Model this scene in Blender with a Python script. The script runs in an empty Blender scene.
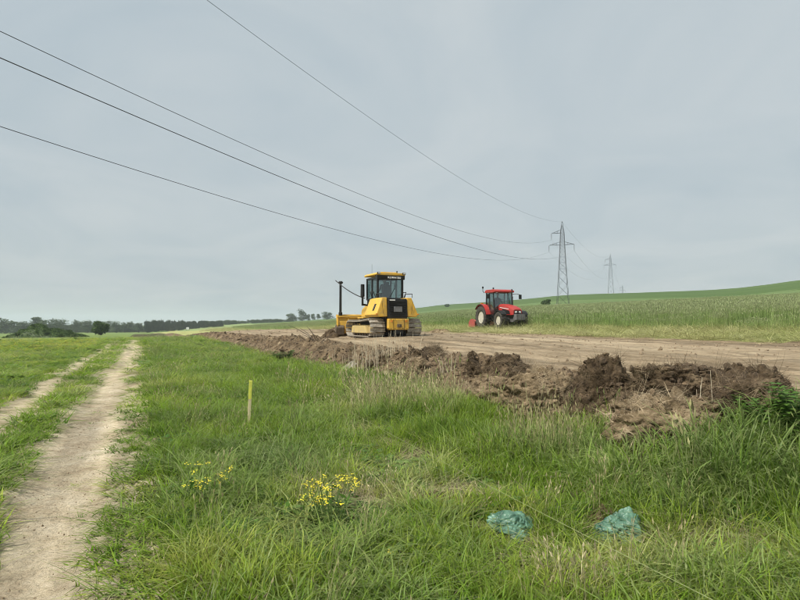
import bpy, bmesh, math, random
import numpy as np
from mathutils import Vector, Matrix, Euler

random.seed(7)
RNG = np.random.default_rng(7)
SC = bpy.context.scene
COL = SC.collection

# ---------------------------------------------------------------- camera
F = 600.0                      # focal length in photo pixels (800 wide)
EYE = 1.6
PITCH = math.atan(24.0 / F)
cam_d = bpy.data.cameras.new('camera')
cam_d.sensor_width = 36.0
cam_d.lens = 27.0
cam_d.clip_start = 0.1
cam_d.clip_end = 9000.0
cam = bpy.data.objects.new('camera', cam_d)
COL.objects.link(cam)
cam.location = (0, 0, EYE)
cam.rotation_euler = (math.pi / 2 + PITCH, 0, 0)
SC.camera = cam

# ---------------------------------------------------------------- world, overcast
SUN_POS = Vector((-0.58, -0.40, 0.95)).normalized()
world = bpy.data.worlds.new('World')
SC.world = world
world.use_nodes = True
nt = world.node_tree
nt.nodes.clear()
W_out = nt.nodes.new('ShaderNodeOutputWorld')
bg_sky = nt.nodes.new('ShaderNodeBackground')
bg_cloud = nt.nodes.new('ShaderNodeBackground')
mixw = nt.nodes.new('ShaderNodeMixShader')
sky = nt.nodes.new('ShaderNodeTexSky')
sky.sky_type = 'NISHITA'
sky.sun_disc = False
sky.sun_elevation = math.asin(SUN_POS.z)
sky.sun_rotation = math.atan2(SUN_POS.x, SUN_POS.y)
sky.air_density = 1.2
sky.dust_density = 3.0
bg_sky.inputs['Strength'].default_value = 0.06
nt.links.new(sky.outputs[0], bg_sky.inputs['Color'])
# high stratus deck: direction projected on a flat layer, soft noise
tc = nt.nodes.new('ShaderNodeTexCoord')
sep = nt.nodes.new('ShaderNodeSeparateXYZ')
nt.links.new(tc.outputs['Generated'], sep.inputs[0])
zc = nt.nodes.new('ShaderNodeMath'); zc.operation = 'MAXIMUM'; zc.inputs[1].default_value = 0.0
nt.links.new(sep.outputs['Z'], zc.inputs[0])
za = nt.nodes.new('ShaderNodeMath'); za.operation = 'ADD'; za.inputs[1].default_value = 0.16
nt.links.new(zc.outputs[0], za.inputs[0])
dv = nt.nodes.new('ShaderNodeVectorMath'); dv.operation = 'DIVIDE'
cmb = nt.nodes.new('ShaderNodeCombineXYZ')
for i in range(3):
    nt.links.new(za.outputs[0], cmb.inputs[i])
nt.links.new(tc.outputs['Generated'], dv.inputs[0])
nt.links.new(cmb.outputs[0], dv.inputs[1])
mp = nt.nodes.new('ShaderNodeMapping')
mp.inputs['Location'].default_value = (3.1, 1.7, 0)
mp.inputs['Scale'].default_value = (1.15, 1.0, 0.0)
nt.links.new(dv.outputs[0], mp.inputs['Vector'])
n1 = nt.nodes.new('ShaderNodeTexNoise')
n1.inputs['Scale'].default_value = 1.1
n1.inputs['Detail'].default_value = 7
n1.inputs['Roughness'].default_value = 0.52
n1.inputs['Distortion'].default_value = 1.1
nt.links.new(mp.outputs[0], n1.inputs['Vector'])
rp = nt.nodes.new('ShaderNodeValToRGB')
rp.color_ramp.elements[0].position = 0.25
rp.color_ramp.elements[0].color = (0.485, 0.565, 0.612, 1)
rp.color_ramp.elements[1].position = 0.75
rp.color_ramp.elements[1].color = (0.620, 0.672, 0.690, 1)
nt.links.new(n1.outputs['Fac'], rp.inputs['Fac'])
hz = nt.nodes.new('ShaderNodeMapRange')          # an even overcast is a little darker low down
hz.inputs['From Min'].default_value = 0.0; hz.inputs['From Max'].default_value = 0.42
hz.inputs['To Min'].default_value = 0.94; hz.inputs['To Max'].default_value = 1.0
nt.links.new(sep.outputs['Z'], hz.inputs['Value'])
hm = nt.nodes.new('ShaderNodeMix'); hm.data_type = 'RGBA'; hm.blend_type = 'MULTIPLY'; hm.inputs['Factor'].default_value = 1.0
nt.links.new(rp.outputs['Color'], hm.inputs[6]); nt.links.new(hz.outputs[0], hm.inputs[7])
nt.links.new(hm.outputs[2], bg_cloud.inputs['Color'])
bg_cloud.inputs['Strength'].default_value = 0.70
mixw.inputs[0].default_value = 0.88
nt.links.new(bg_sky.outputs[0], mixw.inputs[1])
nt.links.new(bg_cloud.outputs[0], mixw.inputs[2])
nt.links.new(mixw.outputs[0], W_out.inputs['Surface'])

sun_d = bpy.data.lights.new('sun', 'SUN')
sun_d.energy = 3.6
sun_d.angle = math.radians(7)
sun_d.color = (1.0, 0.95, 0.87)
sun = bpy.data.objects.new('sun', sun_d)
COL.objects.link(sun)
sun.rotation_euler = (-SUN_POS).to_track_quat('-Z', 'Y').to_euler()

SC.view_settings.view_transform = 'Standard'
SC.view_settings.look = 'None'
SC.view_settings.gamma = 1.0
SC.view_settings.exposure = 0.56
SC.view_settings.use_curve_mapping = False
SC.cycles.max_bounces = 4
SC.cycles.use_adaptive_sampling = True
SC.cycles.adaptive_threshold = 0.018
SC.cycles.adaptive_min_samples = 16
SC.cycles.diffuse_bounces = 3
SC.cycles.glossy_bounces = 3
SC.cycles.transmission_bounces = 4
SC.cycles.volume_bounces = 1
SC.cycles.use_denoising = True
SC.cycles.filter_width = 1.05

# ---------------------------------------------------------------- noise + terrain
def _h(ix, iy, iz, seed):
    h = (ix.astype(np.int64) * 374761393 + iy.astype(np.int64) * 668265263 + iz.astype(np.int64) * 2147483647 + seed * 974711) & 0xFFFFFFFF
    h = ((h ^ (h >> 13)) * 1274126177) & 0xFFFFFFFF
    h = ((h ^ (h >> 16)) * 2246822519) & 0xFFFFFFFF
    return ((h ^ (h >> 15)) & 0xFFFFFF) / float(0xFFFFFF)

def vn2(x, y, seed=0):
    x = np.asarray(x, float); y = np.asarray(y, float)
    ix = np.floor(x); iy = np.floor(y)
    fx = x - ix; fy = y - iy
    fx = fx * fx * fx * (fx * (fx * 6 - 15) + 10); fy = fy * fy * fy * (fy * (fy * 6 - 15) + 10)
    z = np.zeros_like(ix)
    a = _h(ix, iy, z, seed); b = _h(ix + 1, iy, z, seed)
    c = _h(ix, iy + 1, z, seed); d = _h(ix + 1, iy + 1, z, seed)
    return (a * (1 - fx) + b * fx) * (1 - fy) + (c * (1 - fx) + d * fx) * fy

def vn3(p, seed=0):
    i = np.floor(p); f = p - i
    f = f * f * f * (f * (f * 6 - 15) + 10)
    r = 0
    for dx in (0, 1):
        for dy in (0, 1):
            for dz in (0, 1):
                w = (f[:, 0] if dx else 1 - f[:, 0]) * (f[:, 1] if dy else 1 - f[:, 1]) * (f[:, 2] if dz else 1 - f[:, 2])
                r = r + w * _h(i[:, 0] + dx, i[:, 1] + dy, i[:, 2] + dz, seed)
    return r

def fbm2(x, y, octv=4, seed=0, gain=0.5):
    r = 0; a = 1; t = 0
    for o in range(octv):
        r = r + a * (vn2(x, y, seed + o) - 0.5); t += a
        x = np.asarray(x) * 2.03 + 7.1; y = np.asarray(y) * 2.03 + 3.7; a *= gain
    return r / t * 2          # about -1..1

def fbm3(p, octv=4, seed=0, gain=0.5):
    r = 0; a = 1; t = 0
    for o in range(octv):
        r = r + a * (vn3(p, seed + o) - 0.5); t += a
        p = p * 2.03 + 5.3; a *= gain
    return r / t * 2

def sstep(a, b, x):
    k = np.clip((np.asarray(x, float) - a) / (b - a), 0, 1)
    return k * k * (3 - 2 * k)

UX, UY = -0.395, 0.919        # direction along the track / soil strip
VX, VY = 0.919, 0.395         # across it, to the right
def st(x, y):
    return x * UX + y * UY, x * VX + y * VY
def xy(s, t):
    return s * UX + t * VX, s * UY + t * VY

_kt = [-1600, -300, -60, -20, -3, 0.4, 3, 5.2, 6.6, 7.4, 8.5, 11.8, 15, 19.2, 20.4, 22.6, 24.6, 40, 70, 116, 175, 240, 335, 430, 560, 900, 2000]
_kz = [-6, -2.2, -.5, -.12, 0.02, 0.02, 0, .08, .45, .66, .70, .84, .87, .90, 0.98, 1.10, 1.36, 2.2, 3.95, 7.0, 11.6, 17.2, 25.6, 29, 27, 22, 20]
_a = np.linspace(-7.2, 7.6, 6000)
_z = np.interp(np.sinh(_a) * 5, _kt, _kz)
_k = np.exp(-0.5 * (np.arange(-90, 91) / 24.0) ** 2); _k /= _k.sum()
_zs = np.convolve(np.pad(_z, 90, mode='edge'), _k, 'valid')

def zbase(x, y):
    x = np.asarray(x, float); y = np.asarray(y, float)
    s, t = st(x, y)
    z = np.interp(np.arcsinh(t / 5.0), _a, _zs)
    hill = np.maximum(z - 1.4, 0)
    ss = np.maximum(s, 0)
    q = np.clip(t / np.maximum(s, 1.0), 0, 3)
    shape = np.interp(q, [.1, .18, .245, .317, .43, .51, .79, .95, 1.18, 1.32, 1.54, 2.2, 3], [.16, .18, .30, .42, .80, .95, 1.07, .99, .90, .89, 1.01, 1.1, 1.1])
    z = z + hill * (shape - 1) * sstep(70, 220, np.hypot(s, t)) * sstep(25, 80, t)
    z = z + 0.16 * sstep(10, 30, s) * sstep(6.5, 11, t) * (1 - sstep(14, 23, t))
    left = 1 - sstep(9, 110, t)
    z = z - left * (1.35 * sstep(60, 125, s) + 4.2 * sstep(130, 520, s))
    # broad swells on the hill
    z = z + sstep(60, 200, t) * 1.6 * fbm2(x / 210.0, y / 210.0, 2, 11)
    return z

def zmicro(x, y):
    s, t = st(x, y)
    d = np.hypot(x, y)
    near = 1 - sstep(60, 140, d)
    m = 0
    wob = 0.10 * fbm2(s / 3.1, s * 0 + 0.5, 2, 31)
    rR = np.exp(-np.abs((t + 0.72 + wob) / 0.40) ** 4)
    rL = np.exp(-np.abs((t + 2.18 + wob) / 0.33) ** 4)
    m = m - 0.075 * rR - 0.065 * rL
    rut = np.clip(rR + rL, 0, 1)
    m = m + rut * (0.018 * fbm2(x / 0.35, y / 0.35, 4, 3) + 0.012 * fbm2(x / 0.09, y / 0.09, 3, 8))
    soil = sstep(6.4, 7.2, t) * (1 - sstep(19.0, 20.2, t))
    m = m + soil * (0.075 * fbm2(x / 1.1, y / 1.1, 5, 5, .6) + 0.035 * np.abs(fbm2(t / 0.5, s / 2.6, 3, 6)))
    # scraped lip between bare soil and mown strip
    m = m + 0.13 * np.exp(-((t - 19.5 + 0.5 * fbm2(s / 4.0, s * 0, 2, 15)) / 0.42) ** 2) * (0.6 + 0.8 * fbm2(s / 0.9, t / 0.9, 3, 16))
    g = (1 - rut) * (1 - soil)
    m = m + g * (0.05 * fbm2(x / 1.5, y / 1.5, 3, 9) + 0.02 * fbm2(x / 0.3, y / 0.3, 2, 10))
    return m * near

def gz(x, y):
    return zbase(x, y) + zmicro(x, y)

def ray(px, py):
    c, s_ = math.cos(PITCH), math.sin(PITCH)
    v = -(py - 300.0)
    return np.array([px - 400.0, F * c - v * s_, F * s_ + v * c]) / F

def px2ground(px, py, dmin=2.0, dmax=900):
    r = ray(px, py)
    d = np.geomspace(dmin, dmax, 3000)
    zz = EYE + r[2] / r[1] * d
    g = zbase(r[0] / r[1] * d, d)
    k = np.argmax(zz <= g)
    if zz[k] > g[k]:
        k = len(d) - 1
    return float(r[0] / r[1] * d[k]), float(d[k])

def at_depth(px, py, D):
    r = ray(px, py)
    return Vector((r[0] / r[1] * D, D, EYE + r[2] / r[1] * D))

def at_t(px, t):
    """ground point in the direction of photo column px that lies at cross distance t"""
    k = (px - 400.0) / F
    D = t / (VX * k + VY)
    return k * D, D

# ---------------------------------------------------------------- materials
MATS = {}
def nodes_of(name):
    m = bpy.data.materials.new(name)
    m.use_nodes = True
    t = m.node_tree
    b = t.nodes['Principled BSDF']
    return m, t, b

def mat(name, col, rough=0.6, metal=0.0, col2=None, nscale=8.0, bump=0.0, bscale=30.0, spec=0.4, detail=5, trans=0.0, alpha=None, coat=0.0, lo=0.35, hi=0.65, bdist=0.02):
    """procedural two-tone material with noise and bump in object space"""
    if name in MATS:
        return MATS[name]
    m, t, b = nodes_of(name)
    b.inputs['Roughness'].default_value = rough
    b.inputs['Metallic'].default_value = metal
    b.inputs['Specular IOR Level'].default_value = spec
    if coat:
        b.inputs['Coat Weight'].default_value = coat
    tcn = t.nodes.new('ShaderNodeTexCoord')
    n = t.nodes.new('ShaderNodeTexNoise')
    n.inputs['Scale'].default_value = nscale
    n.inputs['Detail'].default_value = detail
    n.inputs['Roughness'].default_value = 0.6
    t.links.new(tcn.outputs['Object'], n.inputs['Vector'])
    r = t.nodes.new('ShaderNodeValToRGB')
    r.color_ramp.elements[0].position = lo
    r.color_ramp.elements[1].position = hi
    c2 = col2 or tuple(c * 0.8 for c in col)
    r.color_ramp.elements[0].color = (*c2, 1)
    r.color_ramp.elements[1].color = (*col, 1)
    t.links.new(n.outputs['Fac'], r.inputs['Fac'])
    t.links.new(r.outputs['Color'], b.inputs['Base Color'])
    if bump:
        nb = t.nodes.new('ShaderNodeTexNoise')
        nb.inputs['Scale'].default_value = bscale
        nb.inputs['Detail'].default_value = 6
        t.links.new(tcn.outputs['Object'], nb.inputs['Vector'])
        bu = t.nodes.new('ShaderNodeBump')
        bu.inputs['Strength'].default_value = bump
        bu.inputs['Distance'].default_value = bdist
        t.links.new(nb.outputs['Fac'], bu.inputs['Height'])
        t.links.new(bu.outputs['Normal'], b.inputs['Normal'])
    if trans:
        b.inputs['Transmission Weight'].default_value = trans
    MATS[name] = m
    return m

def blade_mat(name, ramp, rough=0.55, transl=0.35, tip=None, tipmix=0.5):
    """leaf material: colour by the tuft's own tint, thin and translucent"""
    m, t, b = nodes_of(name)
    at = t.nodes.new('ShaderNodeAttribute'); at.attribute_type = 'INSTANCER'; at.attribute_name = 'tint'
    r = t.nodes.new('ShaderNodeValToRGB')
    els = r.color_ramp.elements
    while len(els) < len(ramp):
        els.new(0.5)
    for e, (p, c) in zip(els, ramp):
        e.position = p; e.color = (*c, 1)
    t.links.new(at.outputs['Fac'], r.inputs['Fac'])
    col = r.outputs['Color']
    al = t.nodes.new('ShaderNodeAttribute'); al.attribute_type = 'GEOMETRY'; al.attribute_name = 'shade'
    hv = t.nodes.new('ShaderNodeHueSaturation')
    mr = t.nodes.new('ShaderNodeMapRange')
    mr.inputs['To Min'].default_value = 0.40; mr.inputs['To Max'].default_value = 1.55
    t.links.new(al.outputs['Fac'], mr.inputs['Value'])
    t.links.new(mr.outputs[0], hv.inputs['Value'])
    t.links.new(col, hv.inputs['Color'])
    col = hv.outputs['Color']
    if tip:
        ah = t.nodes.new('ShaderNodeAttribute'); ah.attribute_type = 'GEOMETRY'; ah.attribute_name = 'along'
        mx = t.nodes.new('ShaderNodeMix'); mx.data_type = 'RGBA'
        pw = t.nodes.new('ShaderNodeMath'); pw.operation = 'POWER'; pw.inputs[1].default_value = 2.0
        t.links.new(ah.outputs['Fac'], pw.inputs[0])
        ml = t.nodes.new('ShaderNodeMath'); ml.operation = 'MULTIPLY'; ml.inputs[1].default_value = tipmix
        t.links.new(pw.outputs[0], ml.inputs[0])
        t.links.new(ml.outputs[0], mx.inputs['Factor'])
        t.links.new(col, mx.inputs[6]); mx.inputs[7].default_value = (*tip, 1)
        col = mx.outputs[2]
    t.links.new(col, b.inputs['Base Color'])
    b.inputs['Roughness'].default_value = rough
    b.inputs['Specular IOR Level'].default_value = 0.22
    tr = t.nodes.new('ShaderNodeBsdfTranslucent')
    t.links.new(col, tr.inputs['Color'])
    ms = t.nodes.new('ShaderNodeMixShader'); ms.inputs[0].default_value = transl
    out = t.nodes['Material Output']
    t.links.new(b.outputs[0], ms.inputs[1]); t.links.new(tr.outputs[0], ms.inputs[2])
    t.links.new(ms.outputs[0], out.inputs['Surface'])
    MATS[name] = m
    return m

def leaf_mat(name, ca, cb, nscale=1.2, transl=0.3, rough=0.5):
    """foliage whose clumps vary between two greens"""
    m, t, b = nodes_of(name)
    tcn = t.nodes.new('ShaderNodeTexCoord')
    n = t.nodes.new('ShaderNodeTexNoise'); n.inputs['Scale'].default_value = nscale; n.inputs['Detail'].default_value = 6
    t.links.new(tcn.outputs['Object'], n.inputs['Vector'])
    r = t.nodes.new('ShaderNodeValToRGB')
    r.color_ramp.elements[0].position = 0.38; r.color_ramp.elements[1].position = 0.62
    r.color_ramp.elements[0].color = (*ca, 1); r.color_ramp.elements[1].color = (*cb, 1)
    t.links.new(n.outputs['Fac'], r.inputs['Fac'])
    t.links.new(r.outputs[0], b.inputs['Base Color'])
    b.inputs['Roughness'].default_value = rough; b.inputs['Specular IOR Level'].default_value = .15
    tr = t.nodes.new('ShaderNodeBsdfTranslucent'); t.links.new(r.outputs[0], tr.inputs['Color'])
    ms = t.nodes.new('ShaderNodeMixShader'); ms.inputs[0].default_value = transl
    t.links.new(b.outputs[0], ms.inputs[1]); t.links.new(tr.outputs[0], ms.inputs[2])
    t.links.new(ms.outputs[0], t.nodes['Material Output'].inputs['Surface'])
    MATS[name] = m
    return m

def glass_mat(name, tint=(0.55, 0.66, 0.66), mixv=0.25):
    m, t, b = nodes_of(name)
    t.nodes.remove(b)
    tr = t.nodes.new('ShaderNodeBsdfTransparent'); tr.inputs['Color'].default_value = (*tint, 1)
    gl = t.nodes.new('ShaderNodeBsdfGlossy'); gl.inputs['Roughness'].default_value = 0.04
    ms = t.nodes.new('ShaderNodeMixShader'); ms.inputs[0].default_value = mixv
    t.links.new(tr.outputs[0], ms.inputs[1]); t.links.new(gl.outputs[0], ms.inputs[2])
    t.links.new(ms.outputs[0], t.nodes['Material Output'].inputs['Surface'])
    MATS[name] = m
    return m

def ground_mat(name, stops, scales=(0.25, 1.7, 14.0), bump=0.5, bscale=25.0, bdist=0.04, stretch=None, rough=0.95, streak=False):
    """layered noise ground: stops = colours from low to high of the mixed noise"""
    m, t, b = nodes_of(name)
    b.inputs['Roughness'].default_value = rough
    b.inputs['Specular IOR Level'].default_value = 0.15
    tcn = t.nodes.new('ShaderNodeTexCoord')
    src = tcn.outputs['Object']
    if stretch:
        mpn = t.nodes.new('ShaderNodeMapping')
        mpn.vector_type = 'TEXTURE'
        mpn.inputs['Rotation'].default_value = (0, 0, math.atan2(UY, UX))
        mpn.inputs['Scale'].default_value = stretch
        t.links.new(src, mpn.inputs['Vector']); src = mpn.outputs[0]
    acc = None
    for sc_, w in zip(scales, (0.45, 0.33, 0.22)):
        n = t.nodes.new('ShaderNodeTexNoise'); n.inputs['Scale'].default_value = sc_
        n.inputs['Detail'].default_value = 4; n.inputs['Roughness'].default_value = 0.6
        t.links.new(src, n.inputs['Vector'])
        mu = t.nodes.new('ShaderNodeMath'); mu.operation = 'MULTIPLY'; mu.inputs[1].default_value = w
        t.links.new(n.outputs['Fac'], mu.inputs[0])
        if acc is None:
            acc = mu.outputs[0]
        else:
            ad = t.nodes.new('ShaderNodeMath'); ad.operation = 'ADD'
            t.links.new(acc, ad.inputs[0]); t.links.new(mu.outputs[0], ad.inputs[1]); acc = ad.outputs[0]
    r = t.nodes.new('ShaderNodeValToRGB')
    els = r.color_ramp.elements
    while len(els) < len(stops):
        els.new(0.5)
    for i, (e, c) in enumerate(zip(els, stops)):
        e.position = 0.36 + 0.28 * i / (len(stops) - 1); e.color = (*c, 1)
    t.links.new(acc, r.inputs['Fac'])
    colo = r.outputs[0]
    if streak:                       # blade and track marks drawn out along the strip
        mp2 = t.nodes.new('ShaderNodeMapping'); mp2.vector_type = 'TEXTURE'
        mp2.inputs['Rotation'].default_value = (0, 0, math.atan2(UY, UX)); mp2.inputs['Scale'].default_value = (14, .8, 1)
        t.links.new(tcn.outputs['Object'], mp2.inputs['Vector'])
        n2 = t.nodes.new('ShaderNodeTexNoise'); n2.inputs['Scale'].default_value = 1.5; n2.inputs['Detail'].default_value = 5
        t.links.new(mp2.outputs[0], n2.inputs['Vector'])
        m2 = t.nodes.new('ShaderNodeMapRange'); m2.inputs['From Min'].default_value = .35; m2.inputs['From Max'].default_value = .65
        m2.inputs['To Min'].default_value = .62; m2.inputs['To Max'].default_value = 1.12
        t.links.new(n2.outputs['Fac'], m2.inputs['Value'])
        x2 = t.nodes.new('ShaderNodeMix'); x2.data_type = 'RGBA'; x2.blend_type = 'MULTIPLY'; x2.inputs['Factor'].default_value = 1.0
        t.links.new(colo, x2.inputs[6]); t.links.new(m2.outputs[0], x2.inputs[7]); colo = x2.outputs[2]
    t.links.new(colo, b.inputs['Base Color'])
    if bump:
        nb = t.nodes.new('ShaderNodeTexNoise'); nb.inputs['Scale'].default_value = bscale
        nb.inputs['Detail'].default_value = 8; nb.inputs['Roughness'].default_value = 0.65
        t.links.new(src, nb.inputs['Vector'])
        bu = t.nodes.new('ShaderNodeBump'); bu.inputs['Strength'].default_value = bump; bu.inputs['Distance'].default_value = bdist
        t.links.new(nb.outputs['Fac'], bu.inputs['Height'])
        t.links.new(bu.outputs['Normal'], b.inputs['Normal'])
    MATS[name] = m
    return m

# ---------------------------------------------------------------- object helpers
def tag(o, label=None, cat=None, group=None, kind=None):
    if label: o['label'] = label
    if cat: o['category'] = cat
    if group: o['group'] = group
    if kind: o['kind'] = kind
    return o

def empty(name, loc, rz=0.0, **kw):
    o = bpy.data.objects.new(name, None)
    o.empty_display_size = 0.3
    COL.objects.link(o)
    o.location = loc; o.rotation_euler = (0, 0, rz)
    return tag(o, **kw)

def mesh_obj(name, verts, faces, material, parent=None, smooth=False, attrs=None):
    me = bpy.data.meshes.new(name)
    me.from_pydata([tuple(v) for v in verts] if not isinstance(verts, np.ndarray) else verts.tolist(), [], faces if not isinstance(faces, np.ndarray) else faces.tolist())
    if smooth:
        me.polygons.foreach_set('use_smooth', [True] * len(me.polygons))
    if attrs:
        for k, v in attrs.items():
            a = me.attributes.new(k, 'FLOAT', 'POINT'); a.data.foreach_set('value', np.asarray(v, dtype=np.float32))
    me.update()
    if material:
        me.materials.append(MATS[material] if isinstance(material, str) else material)
    o = bpy.data.objects.new(name, me)
    COL.objects.link(o)
    if parent: o.parent = parent
    return o

class MB:
    """collects shapes and links them as one mesh object"""
    def __init__(self): self.v = []; self.f = []
    def add(self, vs, fs):
        b = len(self.v); self.v += [tuple(v) for v in vs]; self.f += [tuple(i + b for i in q) for q in fs]; return self
    def box(self, c, s, rot=None, taper=1.0):
        hx, hy, hz = s[0] / 2, s[1] / 2, s[2] / 2
        M = Euler(rot).to_matrix() if rot else Matrix.Identity(3)
        vs = []
        for z in (-hz, hz):
            k = taper if z > 0 else 1.0
            for x, y in ((-hx, -hy), (hx, -hy), (hx, hy), (-hx, hy)):
                vs.append(M @ Vector((x * k, y * k, z)) + Vector(c))
        return self.add(vs, [(3, 2, 1, 0), (4, 5, 6, 7), (0, 1, 5, 4), (1, 2, 6, 5), (2, 3, 7, 6), (3, 0, 4, 7)])
    def prism(self, poly, axis, a, b):
        """extrude a polygon; axis 'x': poly=(y,z), 'y': poly=(x,z), 'z': poly=(x,y)"""
        def P(p, w):
            return {'x': (w, p[0], p[1]), 'y': (p[0], w, p[1]), 'z': (p[0], p[1], w)}[axis]
        n = len(poly)
        vs = [P(p, a) for p in poly] + [P(p, b) for p in poly]
        fs = [tuple(range(n))[::-1], tuple(range(n, 2 * n))] + [(i, (i + 1) % n, n + (i + 1) % n, n + i) for i in range(n)]
        return self.add(vs, fs)
    def tube(self, pts, r, n=8, caps=True):
        pts = [Vector(p) for p in pts]
        rs = r if isinstance(r, (list, tuple)) else [r] * len(pts)
        rings = []
        for i, p in enumerate(pts):
            d = (pts[min(i + 1, len(pts) - 1)] - pts[max(i - 1, 0)]).normalized()
            a = d.cross(Vector((0, 0, 1)))
            if a.length < 1e-3: a = d.cross(Vector((0, 1, 0)))
            a.normalize(); b = d.cross(a)
            rings.append([p + (a * math.cos(2 * math.pi * k / n) + b * math.sin(2 * math.pi * k / n)) * rs[i] for k in range(n)])
        vs = [v for rg in rings for v in rg]
        fs = [(i * n + k, i * n + (k + 1) % n, (i + 1) * n + (k + 1) % n, (i + 1) * n + k) for i in range(len(pts) - 1) for k in range(n)]
        if caps: fs += [tuple(range(n))[::-1], tuple((len(pts) - 1) * n + k for k in range(n))]
        return self.add(vs, fs)
    def lathe(self, prof, c, axis='x', n=28, caps=True):
        """revolve (radius, along) about an axis through c"""
        vs = []
        for rr, h in prof:
            for k in range(n):
                a = 2 * math.pi * k / n
                u, w = rr * math.cos(a), rr * math.sin(a)
                p = {'x': (h, u, w), 'y': (u, h, w), 'z': (u, w, h)}[axis]
                vs.append((p[0] + c[0], p[1] + c[1], p[2] + c[2]))
        m = len(prof)
        fs = [(i * n + k, i * n + (k + 1) % n, (i + 1) * n + (k + 1) % n, (i + 1) * n + k) for i in range(m - 1) for k in range(n)]
        if caps and prof[0][0] > 1e-4: fs.append(tuple(range(n))[::-1])
        if caps and prof[-1][0] > 1e-4: fs.append(tuple((m - 1) * n + k for k in range(n)))
        return self.add(vs, fs)
    def build(self, name, material, parent=None, bevel=0.0, smooth=False):
        o = mesh_obj(name, self.v, self.f, material, parent)
        bm = bmesh.new(); bm.from_mesh(o.data)
        bmesh.ops.recalc_face_normals(bm, faces=bm.faces)
        if bevel:
            bmesh.ops.bevel(bm, geom=[e for e in bm.edges if len(e.link_faces) == 2 and e.calc_face_angle(0) > 0.6], offset=bevel, segments=2, affect='EDGES', profile=0.6, clamp_overlap=True)
        if smooth:
            for f in bm.faces: f.smooth = True
            for e in bm.edges:
                if len(e.link_faces) == 2 and e.calc_face_angle(0) > 0.7: e.smooth = False
        bm.to_mesh(o.data); bm.free()
        return o

def scatter(name, pts, protos, idx, rot, scl, tint, **kw):
    """one 'stuff' object: prototypes instanced on a point cloud mesh"""
    me = bpy.data.meshes.new(name)
    me.vertices.add(len(pts))
    me.vertices.foreach_set('co', np.asarray(pts, dtype=np.float32).ravel())
    for nm, typ, arr, key in (('pidx', 'INT', np.asarray(idx, dtype=np.int32), 'value'), ('tint', 'FLOAT', np.asarray(tint, dtype=np.float32), 'value')):
        a = me.attributes.new(nm, typ, 'POINT'); a.data.foreach_set(key, arr)
    for nm, arr in (('prot', rot), ('pscl', scl)):
        a = me.attributes.new(nm, 'FLOAT_VECTOR', 'POINT'); a.data.foreach_set('vector', np.asarray(arr, dtype=np.float32).ravel())
    me.update()
    o = bpy.data.objects.new(name, me); COL.objects.link(o)
    c = bpy.data.collections.new(name + '_kinds')
    for p in protos: c.objects.link(p)
    g = bpy.data.node_groups.new(name, 'GeometryNodeTree')
    g.interface.new_socket('Geometry', in_out='INPUT', socket_type='NodeSocketGeometry')
    g.interface.new_socket('Geometry', in_out='OUTPUT', socket_type='NodeSocketGeometry')
    gi = g.nodes.new('NodeGroupInput'); go = g.nodes.new('NodeGroupOutput')
    iop = g.nodes.new('GeometryNodeInstanceOnPoints')
    ci = g.nodes.new('GeometryNodeCollectionInfo')
    ci.inputs['Collection'].default_value = c
    ci.inputs['Separate Children'].default_value = True
    ci.inputs['Reset Children'].default_value = True
    def na(nm, dt):
        n = g.nodes.new('GeometryNodeInputNamedAttribute'); n.data_type = dt; n.inputs['Name'].default_value = nm
        return n.outputs['Attribute']
    g.links.new(gi.outputs[0], iop.inputs['Points'])
    g.links.new(ci.outputs[0], iop.inputs['Instance'])
    iop.inputs['Pick Instance'].default_value = True
    g.links.new(na('pidx', 'INT'), iop.inputs['Instance Index'])
    e2r = g.nodes.new('FunctionNodeEulerToRotation')
    g.links.new(na('prot', 'FLOAT_VECTOR'), e2r.inputs[0])
    g.links.new(e2r.outputs[0], iop.inputs['Rotation'])
    g.links.new(na('pscl', 'FLOAT_VECTOR'), iop.inputs['Scale'])
    g.links.new(iop.outputs[0], go.inputs[0])
    md = o.modifiers.new('scatter', 'NODES'); md.node_group = g
    return tag(o, kind='stuff', **kw)

def proto(name, verts, faces, material, along=None, shade=None):
    me = bpy.data.meshes.new(name)
    me.from_pydata(np.asarray(verts).tolist(), [], faces)
    for k, v in (('along', along), ('shade', shade)):
        if v is not None:
            a = me.attributes.new(k, 'FLOAT', 'POINT'); a.data.foreach_set('value', np.asarray(v, dtype=np.float32))
    me.materials.append(MATS[material])
    me.update()
    return bpy.data.objects.new(name, me)

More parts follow.
